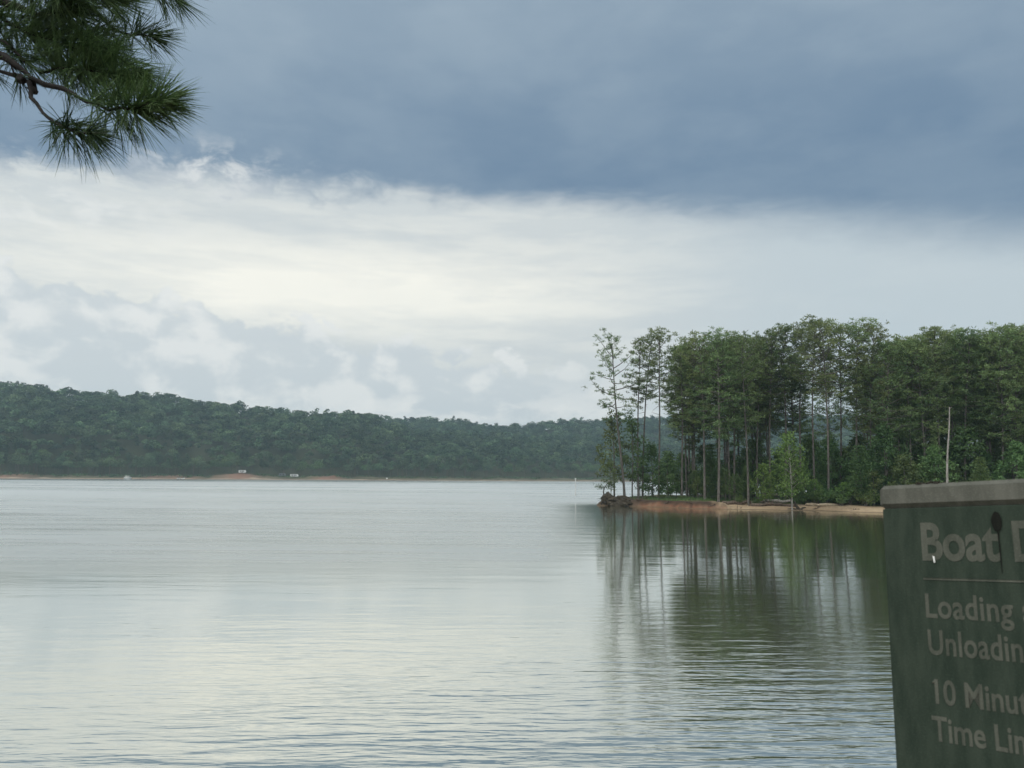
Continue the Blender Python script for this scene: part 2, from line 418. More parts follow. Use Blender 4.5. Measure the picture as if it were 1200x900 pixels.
# ------------------------------------------------------------------ far shore and hills
SH = [(-1500, 620), (-300, 640), (0, 700), (200, 790), (400, 830), (640, 930), (760, 960), (1300, 980), (3000, 900)]
def y_shore(px):
    px = np.asarray(px, float); return interp(px, SH) + fbm(px*.012, 0*px, 30)*16 + fbm(px*.06, 0*px, 31)*5
SILA = [(-1500, 440), (-300, 440), (0, 449), (30, 447), (55, 455), (110, 457), (170, 459), (200, 464), (270, 471), (330, 478), (375, 484), (400, 482), (436, 484), (452, 491), (480, 503), (600, 512), (720, 516), (1300, 500), (3000, 470)]
SILB = [(-1500, 470), (0, 470), (250, 482), (330, 488), (450, 489), (520, 491), (590, 498), (640, 494), (700, 491), (800, 488), (1300, 480), (3000, 470)]
def far_z(X_, Y_):
    X_ = np.asarray(X_, float); Y_ = np.asarray(Y_, float)
    px = 600+900*X_/Y_; ysh = y_shore(px); s = Y_-ysh
    yh = 554.5+.007*px
    ta = CAMZ + (ysh+270)*(yh-interp(px, SILA))/900*1.0 - 17
    tb = CAMZ + 1450*(yh-interp(px, SILB))/900 - 17
    ua = np.clip(s/270, 0, 1.8); ub = np.clip((Y_-ysh-60)/(1450-ysh-60), 0, 1.5)
    fa = np.where(ua < 1, ua*(1.25-.25*ua), 1-(ua-1)*.8); fb = np.where(ub < 1, np.maximum(ub, 0)**1.5, 1-(ub-1)*.4)
    hgt = np.maximum(ta*fa, tb*fb) + fbm(X_*.012, Y_*.012, 33)*5*sst(60, 200, s)
    bumpz = 3.2*np.exp(-((px-284)/26)**2) + 1.6*np.exp(-((px-388)/16)**2) + 1.2*np.exp(-((px-20)/30)**2)
    beach = np.interp(s, [-30, 0, 8, 22, 28, 60], [-3, 0, .7, 1.5, 3.2, 4.6])
    beach = beach + bumpz*sst(12, 26, s) + fbm(px*.1, s*.05, 35)*1.5*sst(8, 26, s)
    return np.where(s < 45, beach, beach*(1-sst(45, 90, s)) + sst(45, 90, s)*np.maximum(hgt, 5)) 
pxs = np.concatenate([np.linspace(-1500, -60, 60), np.linspace(-55, 860, 420), np.linspace(866, 3000, 90)])
sv = np.concatenate([np.linspace(-30, 40, 29), np.linspace(47, 1100, 130)])
PP, SS = np.meshgrid(pxs, sv); YY = y_shore(PP)+SS; XX = (PP-600)/900*YY; ZZ = far_z(XX, YY)
nx = len(pxs)
F = np.array([[j*nx+i, j*nx+i+1, (j+1)*nx+i+1, (j+1)*nx+i] for j in range(len(sv)-1) for i in range(nx-1)])
me = npmesh('hills', np.stack([XX, YY, ZZ], -1).reshape(-1, 3), F, smooth_=True)
q1 = fbm(PP*.05, SS*.06, 40); q2 = fbm(PP*.02, SS*.02, 41)
sandc = lerp((.42, .34, .26), (.30, .22, .16), np.clip(q1+.5, 0, 1))
clayf = np.clip(sst(.0, .3, q2)*.6 + np.exp(-((PP-284)/24)**2)*.9 + np.exp(-((PP-388)/15)**2)*.9 + np.exp(-((PP-15)/35)**2)*.6, 0, 1)
bankc = lerp((.12, .115, .07), (.27, .155, .11), clayf)
c = lerp(sandc, bankc, sst(10, 15, SS + q1*10)); c = lerp(c, (.05, .06, .03), sst(26, 38, SS+q1*8))
c = lerp(c, (.10, .08, .06), 1-sst(.1, .6, ZZ))
a_ = me.attributes.new('col', 'FLOAT_COLOR', 'POINT'); a_.data.foreach_set('color', np.concatenate([c.reshape(-1, 3), np.ones((c.size//3, 1))], 1).astype(np.float32).ravel())
setp(link('hills', me, bpy.data.materials['point_ground']), 'far shore and the low hills behind it', 'terrain', kind='structure')

# ------------------------------------------------------------------ haze (even, thin)
HAZE = .00019
g = Geo(); box(g, (0, 950, 79), (4700, 3200, 164))
g.V[0] = np.where(g.V[0] < 0, g.V[0], g.V[0]); 
m, t, b = new_mat('haze'); t.nodes.remove(b)
pv = t.nodes.new('ShaderNodeVolumePrincipled'); pv.inputs['Color'].default_value = (.62, .86, 1, 1); pv.inputs['Density'].default_value = HAZE; pv.inputs['Anisotropy'].default_value = .2
t.links.new(pv.outputs[0], [n for n in t.nodes if n.type == 'OUTPUT_MATERIAL'][0].inputs['Volume'])
setp(link('haze', g.mesh('haze'), m), 'thin pale haze over the lake', 'haze', kind='stuff')

# ------------------------------------------------------------------ tree builders (all at real size, base at the origin)
def trunk_curve(rs, H, lean, wob):
    zs = np.linspace(0, 1, 12); px = rs.uniform(0, 6.28, 2)
    return np.stack([lean[0]*zs**1.3*H + wob*np.sin(zs*4+px[0])*zs, lean[1]*zs**1.3*H + wob*np.sin(zs*3.4+px[1])*zs, zs*H], 1)
def pine(seed, H=27., base=.42, R=3.6, nb=46, tufts=7, blades=22, lean=(0, 0), r0=.26, flat=.6, dead=6, wob=.35, topf=1.0, tr=.55):
    rs = np.random.RandomState(seed); g = Geo(); f = Geo()
    C = trunk_curve(rs, H, lean, wob); zz = C[:, 2]/H
    r0 *= .80; tube(g, C, r0*(1-.80*zz**.9)+.015, 8, True, .10, rs)
    tube(g, [C[0]-[0, 0, .6], C[0]+[0, 0, .5]], [r0*1.5, r0*1.02], 8)
    def onT(h): return np.array([np.interp(h, zz, C[:, k]) for k in range(3)])
    phi = rs.uniform(0, 6.28)
    for i in range(nb+dead):
        isdead = i >= nb
        q = (i+rs.uniform(0, .8))/nb if not isdead else -rs.uniform(.05, .5)
        h = base+(1-base)*(min(q, .99)**.92) if not isdead else base*(1+q)
        phi += 2.4+rs.uniform(-.5, .5)
        prof = float(np.interp(max(0, q), [0, .15, .45, .75, .9, 1], [.55, .85, 1., .92, .72, .42]))
        L = R*prof*rs.uniform(.6, 1.2) if not isdead else rs.uniform(.8, 2.2)
        ang = math.radians(-6+58*max(0, q)**1.6*topf+rs.uniform(-10, 12))
        if isdead: ang = math.radians(rs.uniform(-25, 15))
        d = np.array([math.cos(phi)*math.cos(ang), math.sin(phi)*math.cos(ang), math.sin(ang)])
        p = onT(h); pts = [p]
        for k in range(4):
            d = d + rs.normal(size=3)*.13 + np.array([0, 0, .10 if not isdead else -.05]); d /= np.linalg.norm(d)
            pts.append(pts[-1]+d*L/4)
        br = .028+.012*L
        tube(g, pts, [br, br*.8, br*.6, br*.42, br*.2], 4, False)
        if isdead: continue
        pts = np.array(pts); nt = max(3, int(tufts*(.5+L/R*.6)))
        bv = rs.uniform(.05, .75) + .25*q
        for k in range(nt):
            s = 1-(k/nt)**1.2*.68
            c0 = pts[0]+(pts[-1]-pts[0])*s if s < .3 else np.array([np.interp(s*4, range(5), pts[:, m_]) for m_ in range(3)])
            off = rs.normal(size=3)*np.array([1, 1, .45])*(.20+.13*L)*(1 if k else 0)
            c1 = c0+off
            if k and rs.rand() < .6: tube(g, [c0, c1], [.02, .012], 3, False)
            nbd = int(blades*rs.uniform(.7, 1.25)); rr = tr*rs.uniform(.75, 1.35)
            D = rs.normal(size=(nbd, 3)); D[:, 2] = D[:, 2]*flat+.25; D += d*.5
            Cc = c1 + rs.normal(size=(nbd, 3))*np.array([1, 1, .5])*rr*.38
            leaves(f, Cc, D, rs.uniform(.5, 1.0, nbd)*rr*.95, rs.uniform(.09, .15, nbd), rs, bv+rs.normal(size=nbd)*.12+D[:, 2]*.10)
    return g, f
def hardwood(seed, H=9., R=2.6, base=.12, lumps=34, blades=85, leafL=.38, leafW=.20, r0=.10, forks=7, cone=0.3):
    rs = np.random.RandomState(seed); g = Geo(); f = Geo()
    C = trunk_curve(rs, H*.93, (rs.uniform(-.03, .03), rs.uniform(-.03, .03)), .2); zz = C[:, 2]/(H*.93)
    tube(g, C, r0*(1-.85*zz)+.01, 7, True, .08, rs)
    for i in range(lumps):
        q = (i+.5)/lumps; h = base+(1-base)*q
        prof = math.sin(math.pi*min(1, .16+q*.84)**(.8+cone))*(1-cone*q)
        ph = i*2.4+rs.uniform(-.6, .6); rad = R*prof*rs.uniform(.35, 1.05)
        p0 = np.array([np.interp(max(0, h-.08), zz, C[:, k]) for k in range(3)])
        c = np.array([p0[0]+math.cos(ph)*rad, p0[1]+math.sin(ph)*rad, h*H])
        tube(g, [p0, (p0+c)/2+[0, 0, .1*rad], c], [r0*.32*(1-.6*q), r0*.22*(1-.6*q), .01], 4, False)
        lr = R*rs.uniform(.22, .42)
        n = int(blades*rs.uniform(.7, 1.3)); D = rs.normal(size=(n, 3)); D /= np.linalg.norm(D, axis=1)[:, None]
        P_ = c + D*np.array([1, 1, .62])*lr*rs.uniform(.35, 1., n)[:, None]
        Dl = D*.6 + rs.normal(size=(n, 3))*.7 + np.array([0, 0, -.15])
        leaves(f, P_, Dl, leafL*rs.uniform(.6, 1.3, n), leafW*rs.uniform(.7, 1.3, n), rs, rs.uniform(.25, .7)+D[:, 2]*.15+rs.normal(size=n)*.12)
    return g, f
def conifer(seed, H=9., R=2.2, whorls=15):
    rs = np.random.RandomState(seed); g = Geo(); f = Geo()
    C = trunk_curve(rs, H, (rs.uniform(-.02, .02), 0), .08); zz = C[:, 2]/H
    tube(g, C, .10*(1-.9*zz)+.008, 6)
    for w in range(whorls):
        q = w/whorls; h = .08+.90*q
        for k in range(7):
            ph = k*.9+w*1.3+rs.uniform(-.3, .3); L = (R*(1-q)**.85+.25)*rs.uniform(.65, 1.15)
            p = np.array([np.interp(h, zz, C[:, j]) for j in range(3)]); d = np.array([math.cos(ph), math.sin(ph), .25])
            e_ = p+d*L; tube(g, [p, (p+e_)/2-[0, 0, .06*L], e_], [.022, .014, .006], 3, False)
            n = int(26+26*L); s = rs.uniform(.15, 1, n)[:, None]
            P_ = p+(e_-p)*s + rs.normal(size=(n, 3))*np.array([.16, .16, .07])*(1+.4*L)
            leaves(f, P_, d+rs.normal(size=(n, 3))*.55, rs.uniform(.25, .45, n), rs.uniform(.07, .12, n), rs, rs.uniform(.2, .7)+rs.normal(size=n)*.12)
    return g, f
def shrub(seed, H=1.6, R=1.4, n=900, leafL=.22, leafW=.11):
    rs = np.random.RandomState(seed); g = Geo(); f = Geo()
    for i in range(13):
        ph = rs.uniform(0, 6.28); r = R*rs.uniform(.1, .8); top = np.array([math.cos(ph)*r, math.sin(ph)*r, H*rs.uniform(.5, 1.)])
        tube(g, [[0, 0, -.1], top*.5+[0, 0, .1], top], [.03, .02, .006], 4, False)
        k = n//13; D = rs.normal(size=(k, 3)); D /= np.linalg.norm(D, axis=1)[:, None]
        s = rs.uniform(.3, 1, k)[:, None]
        P_ = top*(.55+.45*s) + D*np.array([1, 1, .7])*R*.36*s; P_[:, 2] = np.maximum(P_[:, 2], .02)
        leaves(f, P_, D+rs.normal(size=(k, 3))*.6+[0, 0, .3], leafL*rs.uniform(.6, 1.3, k), leafW*rs.uniform(.7, 1.3, k), rs, rs.uniform(.2, .8)+rs.normal(size=k)*.12)
    return g, f

class Kind:
    def __init__(s, name, gf, bark, leaf):
        s.name = name; s.tm = gf[0].mesh(name+'_trunk', True); s.tm.materials.append(M[bark])
        s.cm = gf[1].mesh(name+'_crown'); s.cm.materials.append(M[leaf])
        s.H = float(np.concatenate(gf[0].V)[:, 2].max())
    def place(s, loc, label, cat, group=None, rz=0., sc=1., name=None, tn='trunk'):
        r = empty(name or s.name, loc, label, cat, group, rz, sc)
        o = bpy.data.objects.new(tn, s.tm); COL.objects.link(o); o.parent = r
        o = bpy.data.objects.new('crown', s.cm); COL.objects.link(o); o.parent = r
        return r

# ---- trees of the point
R_ = random.Random(11)
def spot(px, off):
    """ground point that appears at picture column px, off metres behind the waterline"""
    Y = 130.
    for _ in range(12): Y = .5*Y + .5*(float(yfront((px-600)/900*Y))+off)
    Xx = (at_y(px, 585, Y))[0]
    return Xx, Y, float(point_z(Xx, Y))
def top_h(px, topy, Y, zg): return at_y(px, topy, Y)[2]-zg

SP = [  # recognisable trees: base column, metres inland, column and row of the top, builder settings, label
 dict(px=732, off=3.5, tx=714, ty=396, k=dict(seed=101, base=.46, R=5.8, nb=27, tufts=7, blades=24, r0=.30, dead=3, tr=.60, wob=.6), l='sparse pine leaning out over the water from the tip of the point'),
 dict(px=748, off=6, tx=749, ty=394, k=dict(seed=102, base=.56, R=2.7, nb=24, tufts=6, blades=24, r0=.22, dead=5), l='slim straight pine, first in the close pair behind the leaning pine'),
 dict(px=753, off=8, tx=763, ty=392, k=dict(seed=103, base=.62, R=2.9, nb=22, tufts=6, blades=24, r0=.24, dead=5), l='thin pine with its trunk nearly touching the straight one beside it'),
 dict(px=772, off=7, tx=775, ty=389, k=dict(seed=104, base=.62, R=4.0, nb=28, tufts=7, blades=24, r0=.26, dead=4), l='tall pine standing alone with sky on both sides of its bare trunk'),
 dict(px=799, off=9, tx=800, ty=404, k=dict(seed=105, base=.40, R=3.4, nb=40, r0=.24), l='dark narrow pine at the edge where the stand closes up'),
 dict(px=826, off=6, tx=822, ty=396, k=dict(seed=106, base=.46, R=4.2, nb=46, r0=.26), l='broad pine just inland of the red clay bank'),
 dict(px=842, off=3.5, tx=845, ty=391, k=dict(seed=107, base=.40, R=4.8, nb=56, r0=.28), l='big rounded pine with a pale bare trunk over the end of the red clay'),
 dict(px=877, off=5, tx=872, ty=396, k=dict(seed=108, base=.44, R=4.2, nb=46, r0=.24), l='pine rising behind the driftwood logs'),
 dict(px=903, off=15, tx=903, ty=388, k=dict(seed=109, base=.58, R=4.6, nb=44, r0=.26), l='flat topped pine behind the yellow green sapling'),
 dict(px=971, off=10, tx=968, ty=383, k=dict(seed=110, base=.60, R=5.2, nb=48, r0=.27, dead=2), l='pine with the longest pale trunk, bare up to its high crown'),
 dict(px=940, off=19, tx=937, ty=384, k=dict(seed=111, base=.60, R=4.8, nb=44, r0=.26), l='tall pine between the yellow green sapling and the longest pale trunk'),
 dict(px=1004, off=16, tx=1008, ty=381, k=dict(seed=112, base=.58, R=5.0, nb=48, r0=.26), l='domed pine behind the shrubs at the sandy beach'),
 dict(px=1040, off=12, tx=1040, ty=405, k=dict(seed=113, base=.34, R=4.6, nb=54, r0=.25), l='lower dense pine filling the dip in the treetops'),
 dict(px=1068, off=15, tx=1066, ty=403, k=dict(seed=114, base=.36, R=4.2, nb=50, r0=.25), l='shorter pine between the dip and the dark crowned pine'),
 dict(px=1101, off=16, tx=1100, ty=384, k=dict(seed=115, base=.48, R=4.4, nb=56, r0=.27), l='dark crowned pine towering behind the dead snag'),
 dict(px=1131, off=18, tx=1137, ty=392, k=dict(seed=116, base=.50, R=4.4, nb=52, r0=.27), l='pine with a grey bare trunk above the sign'),
 dict(px=1163, off=19, tx=1160, ty=390, k=dict(seed=117, base=.40, R=4.6, nb=54, r0=.27), l='bushy pine above the middle of the sign top'),
 dict(px=1190, off=17, tx=1190, ty=384, k=dict(seed=118, base=.36, R=4.8, nb=58, r0=.27), l='tall pine where the stand runs out of the picture'),
 dict(px=814, off=13, tx=812, ty=402, k=dict(seed=121, base=.44, R=4.4, nb=50, r0=.25), l='leafy pine between the dark narrow pine and the broad pine'),
 dict(px=860, off=12, tx=862, ty=393, k=dict(seed=122, base=.46, R=5.0, nb=54, r0=.27), l='full crowned pine just right of the big rounded pine'),
 dict(px=888, off=17, tx=889, ty=402, k=dict(seed=123, base=.5, R=4.6, nb=48, r0=.25), l='shorter pine in the notch before the highest treetops'),
 dict(px=921, off=16, tx=921, ty=387, k=dict(seed=124, base=.62, R=5.0, nb=48, r0=.25), l='pine whose crown stands above the tip of the yellow green tree'),
 dict(px=955, off=14, tx=954, ty=380, k=dict(seed=125, base=.62, R=5.0, nb=50, r0=.26), l='highest pine of the point, next to the longest pale trunk'),
 dict(px=986, off=19, tx=987, ty=383, k=dict(seed=126, base=.60, R=5.2, nb=50, r0=.26), l='broad topped pine just behind the longest pale trunk'),
 dict(px=1023, off=14, tx=1022, ty=387, k=dict(seed=127, base=.42, R=4.6, nb=54, r0=.25), l='full pine sloping down towards the dip in the treetops'),
 dict(px=1085, off=18, tx=1084, ty=394, k=dict(seed=128, base=.45, R=4.4, nb=54, r0=.25), l='pine touching the dark crowned pine on the side of the dip'),
 dict(px=1118, off=20, tx=1118, ty=390, k=dict(seed=129, base=.45, R=4.4, nb=54, r0=.25), l='pine between the dark crowned pine and the grey bare trunk'),
 dict(px=1176, off=15, tx=1175, ty=392, k=dict(seed=130, base=.38, R=4.8, nb=58, r0=.25), l='bushy pine beside the last tall pine'),
]
for s in SP:
    x0, Y, zg = spot(s['px'], s['off']); H = top_h(s['tx'], s['ty'], Y, zg)
    lean = (at_y(s['tx'], s['ty'], Y)[0]-x0)/H
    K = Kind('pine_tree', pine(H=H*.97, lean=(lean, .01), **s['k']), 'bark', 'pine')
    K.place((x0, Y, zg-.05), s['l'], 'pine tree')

PK = [Kind('pine_tree', pine(seed=200+i, H=26., base=(.42, .55, .34, .5, .46)[i], R=(5.0, 4.8, 4.6, 5.2, 4.5)[i], nb=(56, 48, 60, 52, 54)[i], tufts=8, blades=22, dead=5), 'bark', 'pine') for i in range(5)]
LK = [Kind('tree', hardwood(380+i, H=9., R=2.4, base=.25, lumps=20, blades=48, cone=.3), 'bark', 'pale') for i in range(3)]
HK = [Kind('young_tree', hardwood(300+i, H=9., R=(2.6, 3.0, 2.4, 2.9)[i], cone=(.2, .35, .1, .3)[i]), 'bark', 'hard') for i in range(4)]
CK = [Kind('young_conifer', conifer(330+i, H=9., R=(2.3, 2.8)[i]), 'bark', 'hard') for i in range(2)]
BK = [Kind('shrub', shrub(350+i, H=(1.5, 1.9, 1.2)[i]), 'bark', 'hard') for i in range(3)]

BL = [Kind('shrub', shrub(360+i, H=(1.7, 1.3)[i]), 'bark', 'pale') for i in range(2)]
TOPLINE = [(780, 415), (830, 400), (905, 396), (960, 390), (1010, 388), (1030, 404), (1075, 403), (1100, 392), (1200, 390), (1500, 380)]
def fill(n, p0, p1, o0, o1, seed, h0=22., h1=27.5):
    rr = random.Random(seed); out = 0; used = []
    while out < n:
        px = rr.uniform(p0, p1); off = rr.uniform(o0, o1); x0, Y, zg = spot(px, off)
        if float(yback(x0))-Y < 3 or any((x0-a)**2+(Y-b)**2 < 2.6**2 for a, b in used):
            out += .2; continue
        used.append((x0, Y)); out += 1
        H = min(rr.uniform(h0, h1)+2.5, top_h(px, float(interp(px, TOPLINE)), Y, zg)-rr.uniform(.3, 2.5))
        K = PK[rr.randrange(5)]; s = H/26.
        K.place((x0, Y, zg-.1), 'pine crowded among others inside the stand on the wooded point', 'pine tree', 'pines massed inside the stand on the point', rr.uniform(0, 6.28), (s*rr.uniform(.95, 1.15), s*rr.uniform(.95, 1.15), s))
fill(9, 800, 860, 10, 30, 1); fill(8, 860, 905, 16, 45, 2); fill(3, 905, 1015, 28, 60, 3, 22, 25)
fill(34, 1015, 1230, 14, 90, 4, 23, 29); fill(14, 1230, 1500, 8, 70, 5, 22, 27)

# understorey: recognisable ones first
def small(K, px, off, topy, label, cat, wide=1., rz=0., name=None, group=None, tn='trunk'):
    x0, Y, zg = spot(px, off); H = top_h(px, topy, Y, zg); s = H/K.H
    return K.place((x0, Y, zg-.05), label, cat, group, rz, (s*wide, s*wide, s), name, tn)
small(LK[0], 720, 6, 488, 'soft green broadleaf tree behind the leaning pine', 'tree', .95, .4)
small(LK[1], 741, 6, 492, 'narrow broadleaf tree between the leaning pine and the pine pair', 'tree', .8, 2.)
small(LK[2], 716, 2.5, 540, 'low sapling beside the uprooted stump', 'sapling', .9, 1.)
small(HK[3], 765, 9, 522, 'green sapling at the foot of the lone tall pine', 'sapling', 1., 3.)
small(HK[1], 783, 8, 530, 'bushy sapling where the bare trunks begin', 'sapling', 1.0, 5.)
small(LK[1], 750, 9, 540, 'leafy sapling in front of the pine pair', 'sapling', 1.1, 2.2)
K = Kind('sapling', hardwood(401, H=12., R=3.7, base=.20, lumps=42, blades=62, leafL=.36, leafW=.20, r0=.13, cone=.45), 'dead', 'bright')
x0, Y, zg = spot(930, .6); H = top_h(920, 509, Y, zg)
K.place((x0-.3, Y, zg), 'yellow green tree with a pale trunk at the water edge of the beach', 'tree', None, 2.6, H/12.)
K2 = Kind('sapling', hardwood(402, H=7., R=2.6, base=.14, lumps=26, blades=55, leafL=.34, leafW=.18, r0=.07), 'bark', 'bright')
small(K2, 897, 6, 545, 'short bright green sapling beside the driftwood logs', 'sapling', 1.0, 1.)
small(CK[0], 1010, 9, 518, 'cone shaped young conifer at the back of the sandy beach', 'young conifer', .95)
small(HK[2], 944, 8, 555, 'bright leafy bush beside the yellow green tree', 'bush', 1.2, 2., 'shrub')
small(K2, 988, 9, 566, 'pale green bush beside the young conifer', 'bush', 1.5, 3., 'shrub')
small(HK[1], 1062, 7, 535, 'light green bushy tree behind the corner of the sign', 'tree', 1.1, 3.)
small(HK[0], 1085, 8, 545, 'low leafy tree at the foot of the dead snag', 'tree', 1.2, 4.)
rr = random.Random(77)
def under(n, p0, p1, o0, o1, h0, h1, seed, kinds):
    rr = random.Random(seed)
    for i in range(n):
        px = p0+(p1-p0)*(i+rr.uniform(0, 1))/n; off = rr.uniform(o0, o1); x0, Y, zg = spot(px, off)
        if float(yback(x0))-Y < 2: continue
        K = rr.choice(kinds); H = rr.uniform(h0, h1); s = H/K.H; w = s*rr.uniform(.85, 1.2)
        K.place((x0, Y, zg-.1), 'young tree in the dim undergrowth between the pine trunks', 'young tree', 'young trees under the pines', rr.uniform(0, 6.28), (w, w, s))
under(11, 785, 870, 12, 34, 6, 11, 1, HK+CK); under(7, 790, 905, 8, 12, 3.5, 6.5, 21, HK+LK); under(12, 860, 1015, 14, 40, 7, 12, 2, HK+CK)
under(8, 870, 1015, 26, 60, 7, 10, 3, HK+CK); under(24, 1020, 1230, 8, 34, 6, 13, 4, HK+CK+CK)
under(16, 1030, 1260, 30, 80, 9, 15, 5, HK+CK); under(12, 1230, 1500, 4, 30, 6, 11, 6, HK)
small(K2, 956, 8.5, 562, 'yellowish bush between the yellow green tree and the longest pale trunk', 'bush', 1.3, 5., 'shrub')
small(LK[1], 1024, 8, 552, 'pale leafy tree where the beach meets the sign corner', 'tree', 1.5, 1.)
small(LK[2], 862, 8, 556, 'pale little tree behind the start of the driftwood logs', 'tree', 1.4, 2.)
small(LK[0], 818, 9, 560, 'pale low sapling on the clay bank under the broad pine', 'sapling', 1.5, 3.)
rr = random.Random(5)
for px, off in [(776, 6.5), (798, 7), (866, 6), (886, 5)]+[(940+i*9.3, 8.5+1.5*math.sin(i*2.1)) for i in range(12)]:
    x0, Y, zg = spot(px, off); K = rr.choice(BK+BL); s = rr.uniform(.8, 1.4)*(1 if px > 930 else .65)
    K.place((x0, Y, zg-.03), 'low leafy shrub along the top of the shore of the point', 'shrub', 'shrubs along the shore of the point', rr.uniform(0, 6.28), s, tn='stem')
# grass and weeds on the point (countless)
rs = np.random.RandomState(9); g = Geo()
n = 26000; px = rs.uniform(738, 1120, n); off = np.abs(rs.normal(size=n))*7+1.6
Yg = 131-.03*(px-850)+off; Xg = (px-600)/900*Yg; kbv = sst(XB0-2, XB0+1, Xg); keep = (Yg-yfront(Xg) > 1.2+kbv*6.5) & (fbm(Xg*.35, Yg*.35, 60) > -.12)
Xg = Xg[keep]; Yg = Yg[keep]; n = len(Xg)
leaves(g, np.stack([Xg, Yg, point_z(Xg, Yg)-.02], 1), rs.normal(size=(n, 3))*.4+[0, 0, 1], rs.uniform(.15, .55, n), rs.uniform(.04, .09, n), rs, rs.uniform(.1, .9, n))
setp(link('grass', g.mesh('grass'), M['hard']), 'short grass and weeds on top of the clay bank', 'grass', kind='stuff')

# ------------------------------------------------------------------ dead wood, roots, ledges on the point
def P3(px, py, Y): return at_y(px, py, Y)
rs = np.random.RandomState(31)
# uprooted stump at the tip
x0, Y, zg = spot(712, .8)
r = empty('uprooted_stump', (x0, Y, 0), 'dark mud caked stump with a tangle of roots at the tip of the point', 'stump')
bm_v = []
import bmesh
def lump(name, rad, seed, m, parent=None, loc=(0, 0, 0), scl=(1, 1, 1), rough=.35, sub=4):
    bm = bmesh.new(); bmesh.ops.create_icosphere(bm, subdivisions=sub, radius=1)
    for v in bm.verts:
        c = v.co; k = 1 + rough*float(fbm(c.x*1.5+seed, c.y*1.5+c.z*1.1, seed % 40)) + rough*.5*float(fbm(c.x*4+c.z*3, c.y*4+seed, seed % 37))
        v.co = Vector((c.x*scl[0]*k*rad, c.y*scl[1]*k*rad, c.z*scl[2]*k*rad))
    me = bpy.data.meshes.new(name); bm.to_mesh(me); bm.free()
    o = link(name, me, m, parent); o.location = loc; return o
lump('root_ball', 1.25, 3, M['root'], r, (.1, .3, .95), (1, .8, 1.05), .5)
g = Geo()
for i in range(34):
    ph = rs.uniform(0, 6.28); L = rs.uniform(1., 3.4); p = np.array([math.cos(ph)*.7+rs.uniform(0, 3.2), math.sin(ph)*.5, rs.uniform(.3, 1.5)]); d = np.array([math.cos(ph), math.sin(ph)*.6, rs.uniform(-.5, .15)])
    pts = [p]
    for k in range(5): d = d+rs.normal(size=3)*.3+[0, 0, -.12]; pts.append(pts[-1]+d/np.linalg.norm(d)*L/5)
    tube(g, pts, np.array([.12, .1, .08, .06, .04, .015])*rs.uniform(.6, 1.3), 5, False)
link('roots', g.mesh('roots', True), M['root'], r)
g = Geo(); f = Geo(); tube(g, [[-.6, .3, 1.5], [-.7, .3, 2.5], [-.5, .3, 3.3], [.2, .3, 4.2], [.8, .2, 4.5]], [.15, .12, .09, .06, .02], 6)
tube(g, [[-.6, .3, 3.1], [-1.3, .2, 3.4], [-1.9, .3, 3.3]], [.06, .04, .01], 5)
link('stem', g.mesh('stem', True), M['root'], r)
n = 260; C = np.concatenate([rs.normal(size=(n//2, 3))*[.55, .4, .3]+[.3, .2, 4.3], rs.normal(size=(n//2, 3))*[.5, .4, .25]+[-1.4, .2, 3.4]])
leaves(f, C, rs.normal(size=(n, 3)), .3, .13, rs, rs.uniform(0, .6, n)); link('foliage', f.mesh('foliage'), M['hard'], r)
# low mound of roots behind it
x1, Y1, z1 = spot(731, .9)
o = lump('root_mound', 1.5, 8, M['root'], None, (x1, Y1, .45), (1.9, .9, .75), .6); setp(o, 'low dark mound of roots and mud under the leaning pine', 'root mound')
# logs
def log(p, q, rad, label, seed, m='log'):
    rs_ = np.random.RandomState(seed); p = np.array(p); q = np.array(q); n = 9; g = Geo()
    pts = [p+(q-p)*k/(n-1)+rs_.normal(size=3)*rad*.28 for k in range(n)]
    tube(g, np.array(pts)-p, rad*np.linspace(1.1, .65, n), 9, True, .18, rs_)
    for k in range(4):
        c = pts[rs_.randint(1, n-1)]-p; e_ = c+rs_.normal(size=3)*[.5, .4, .2]+[0, -.1, .35]; tube(g, [c, (c+e_)/2, e_], [rad*.35, rad*.25, rad*.1], 5, False)
    o = link('driftwood_log', g.mesh('log', True), M[m]); o.location = p; return setp(o, label, 'log')
def gp(px, off, up=.0): x, y, z = spot(px, off); return (x, y, z+up)
log(gp(845, 5.5, .35), gp(905, 7, .35), .34, 'long dark driftwood log between the end of the red clay and the sandy beach', 1)
log(gp(880, 4.6, .25), gp(934, 4.4, .3), .30, 'dark driftwood log with its end at the yellow green tree', 2)
log(gp(893, 7.5, .5), gp(929, 8, .5), .28, 'upper weathered grey log lying behind the other driftwood', 3, 'dead')
g = Geo(); x0, Y, zg = spot(937, .9)
tube(g, [[0, 0, -.2], [-.5, 0, .5], [-.9, .1, 1.3]], [.28, .24, .16], 8); tube(g, [[0, 0, -.1], [.5, -.1, .3], [1.0, 0, .35]], [.22, .15, .06], 7)
tube(g, [[-.1, 0, .0], [-1.2, -.2, .15], [-2.1, -.2, .1]], [.16, .12, .05], 6)
o = link('broken_stump', g.mesh('broken_stump', True), M['root']); o.location = (x0, Y, zg); setp(o, 'black forked stump at the foot of the yellow green tree', 'stump')
for i, (px, off, sc, lab) in enumerate([(953, 7, (1.3, .6, .30), 'narrow pale sandstone ledge on the beach nearer the yellow green tree'), (969, 7.4, (1.9, .7, .32), 'wide pale sandstone ledge on the beach under the longest pale trunk')]):
    x0, Y, zg = spot(px, off); o = lump('sandstone_ledge', 1., 12+i, M['rock'], None, (x0, Y, zg+.12), sc, .3, 3); setp(o, lab, 'rock')
rs = np.random.RandomState(44)
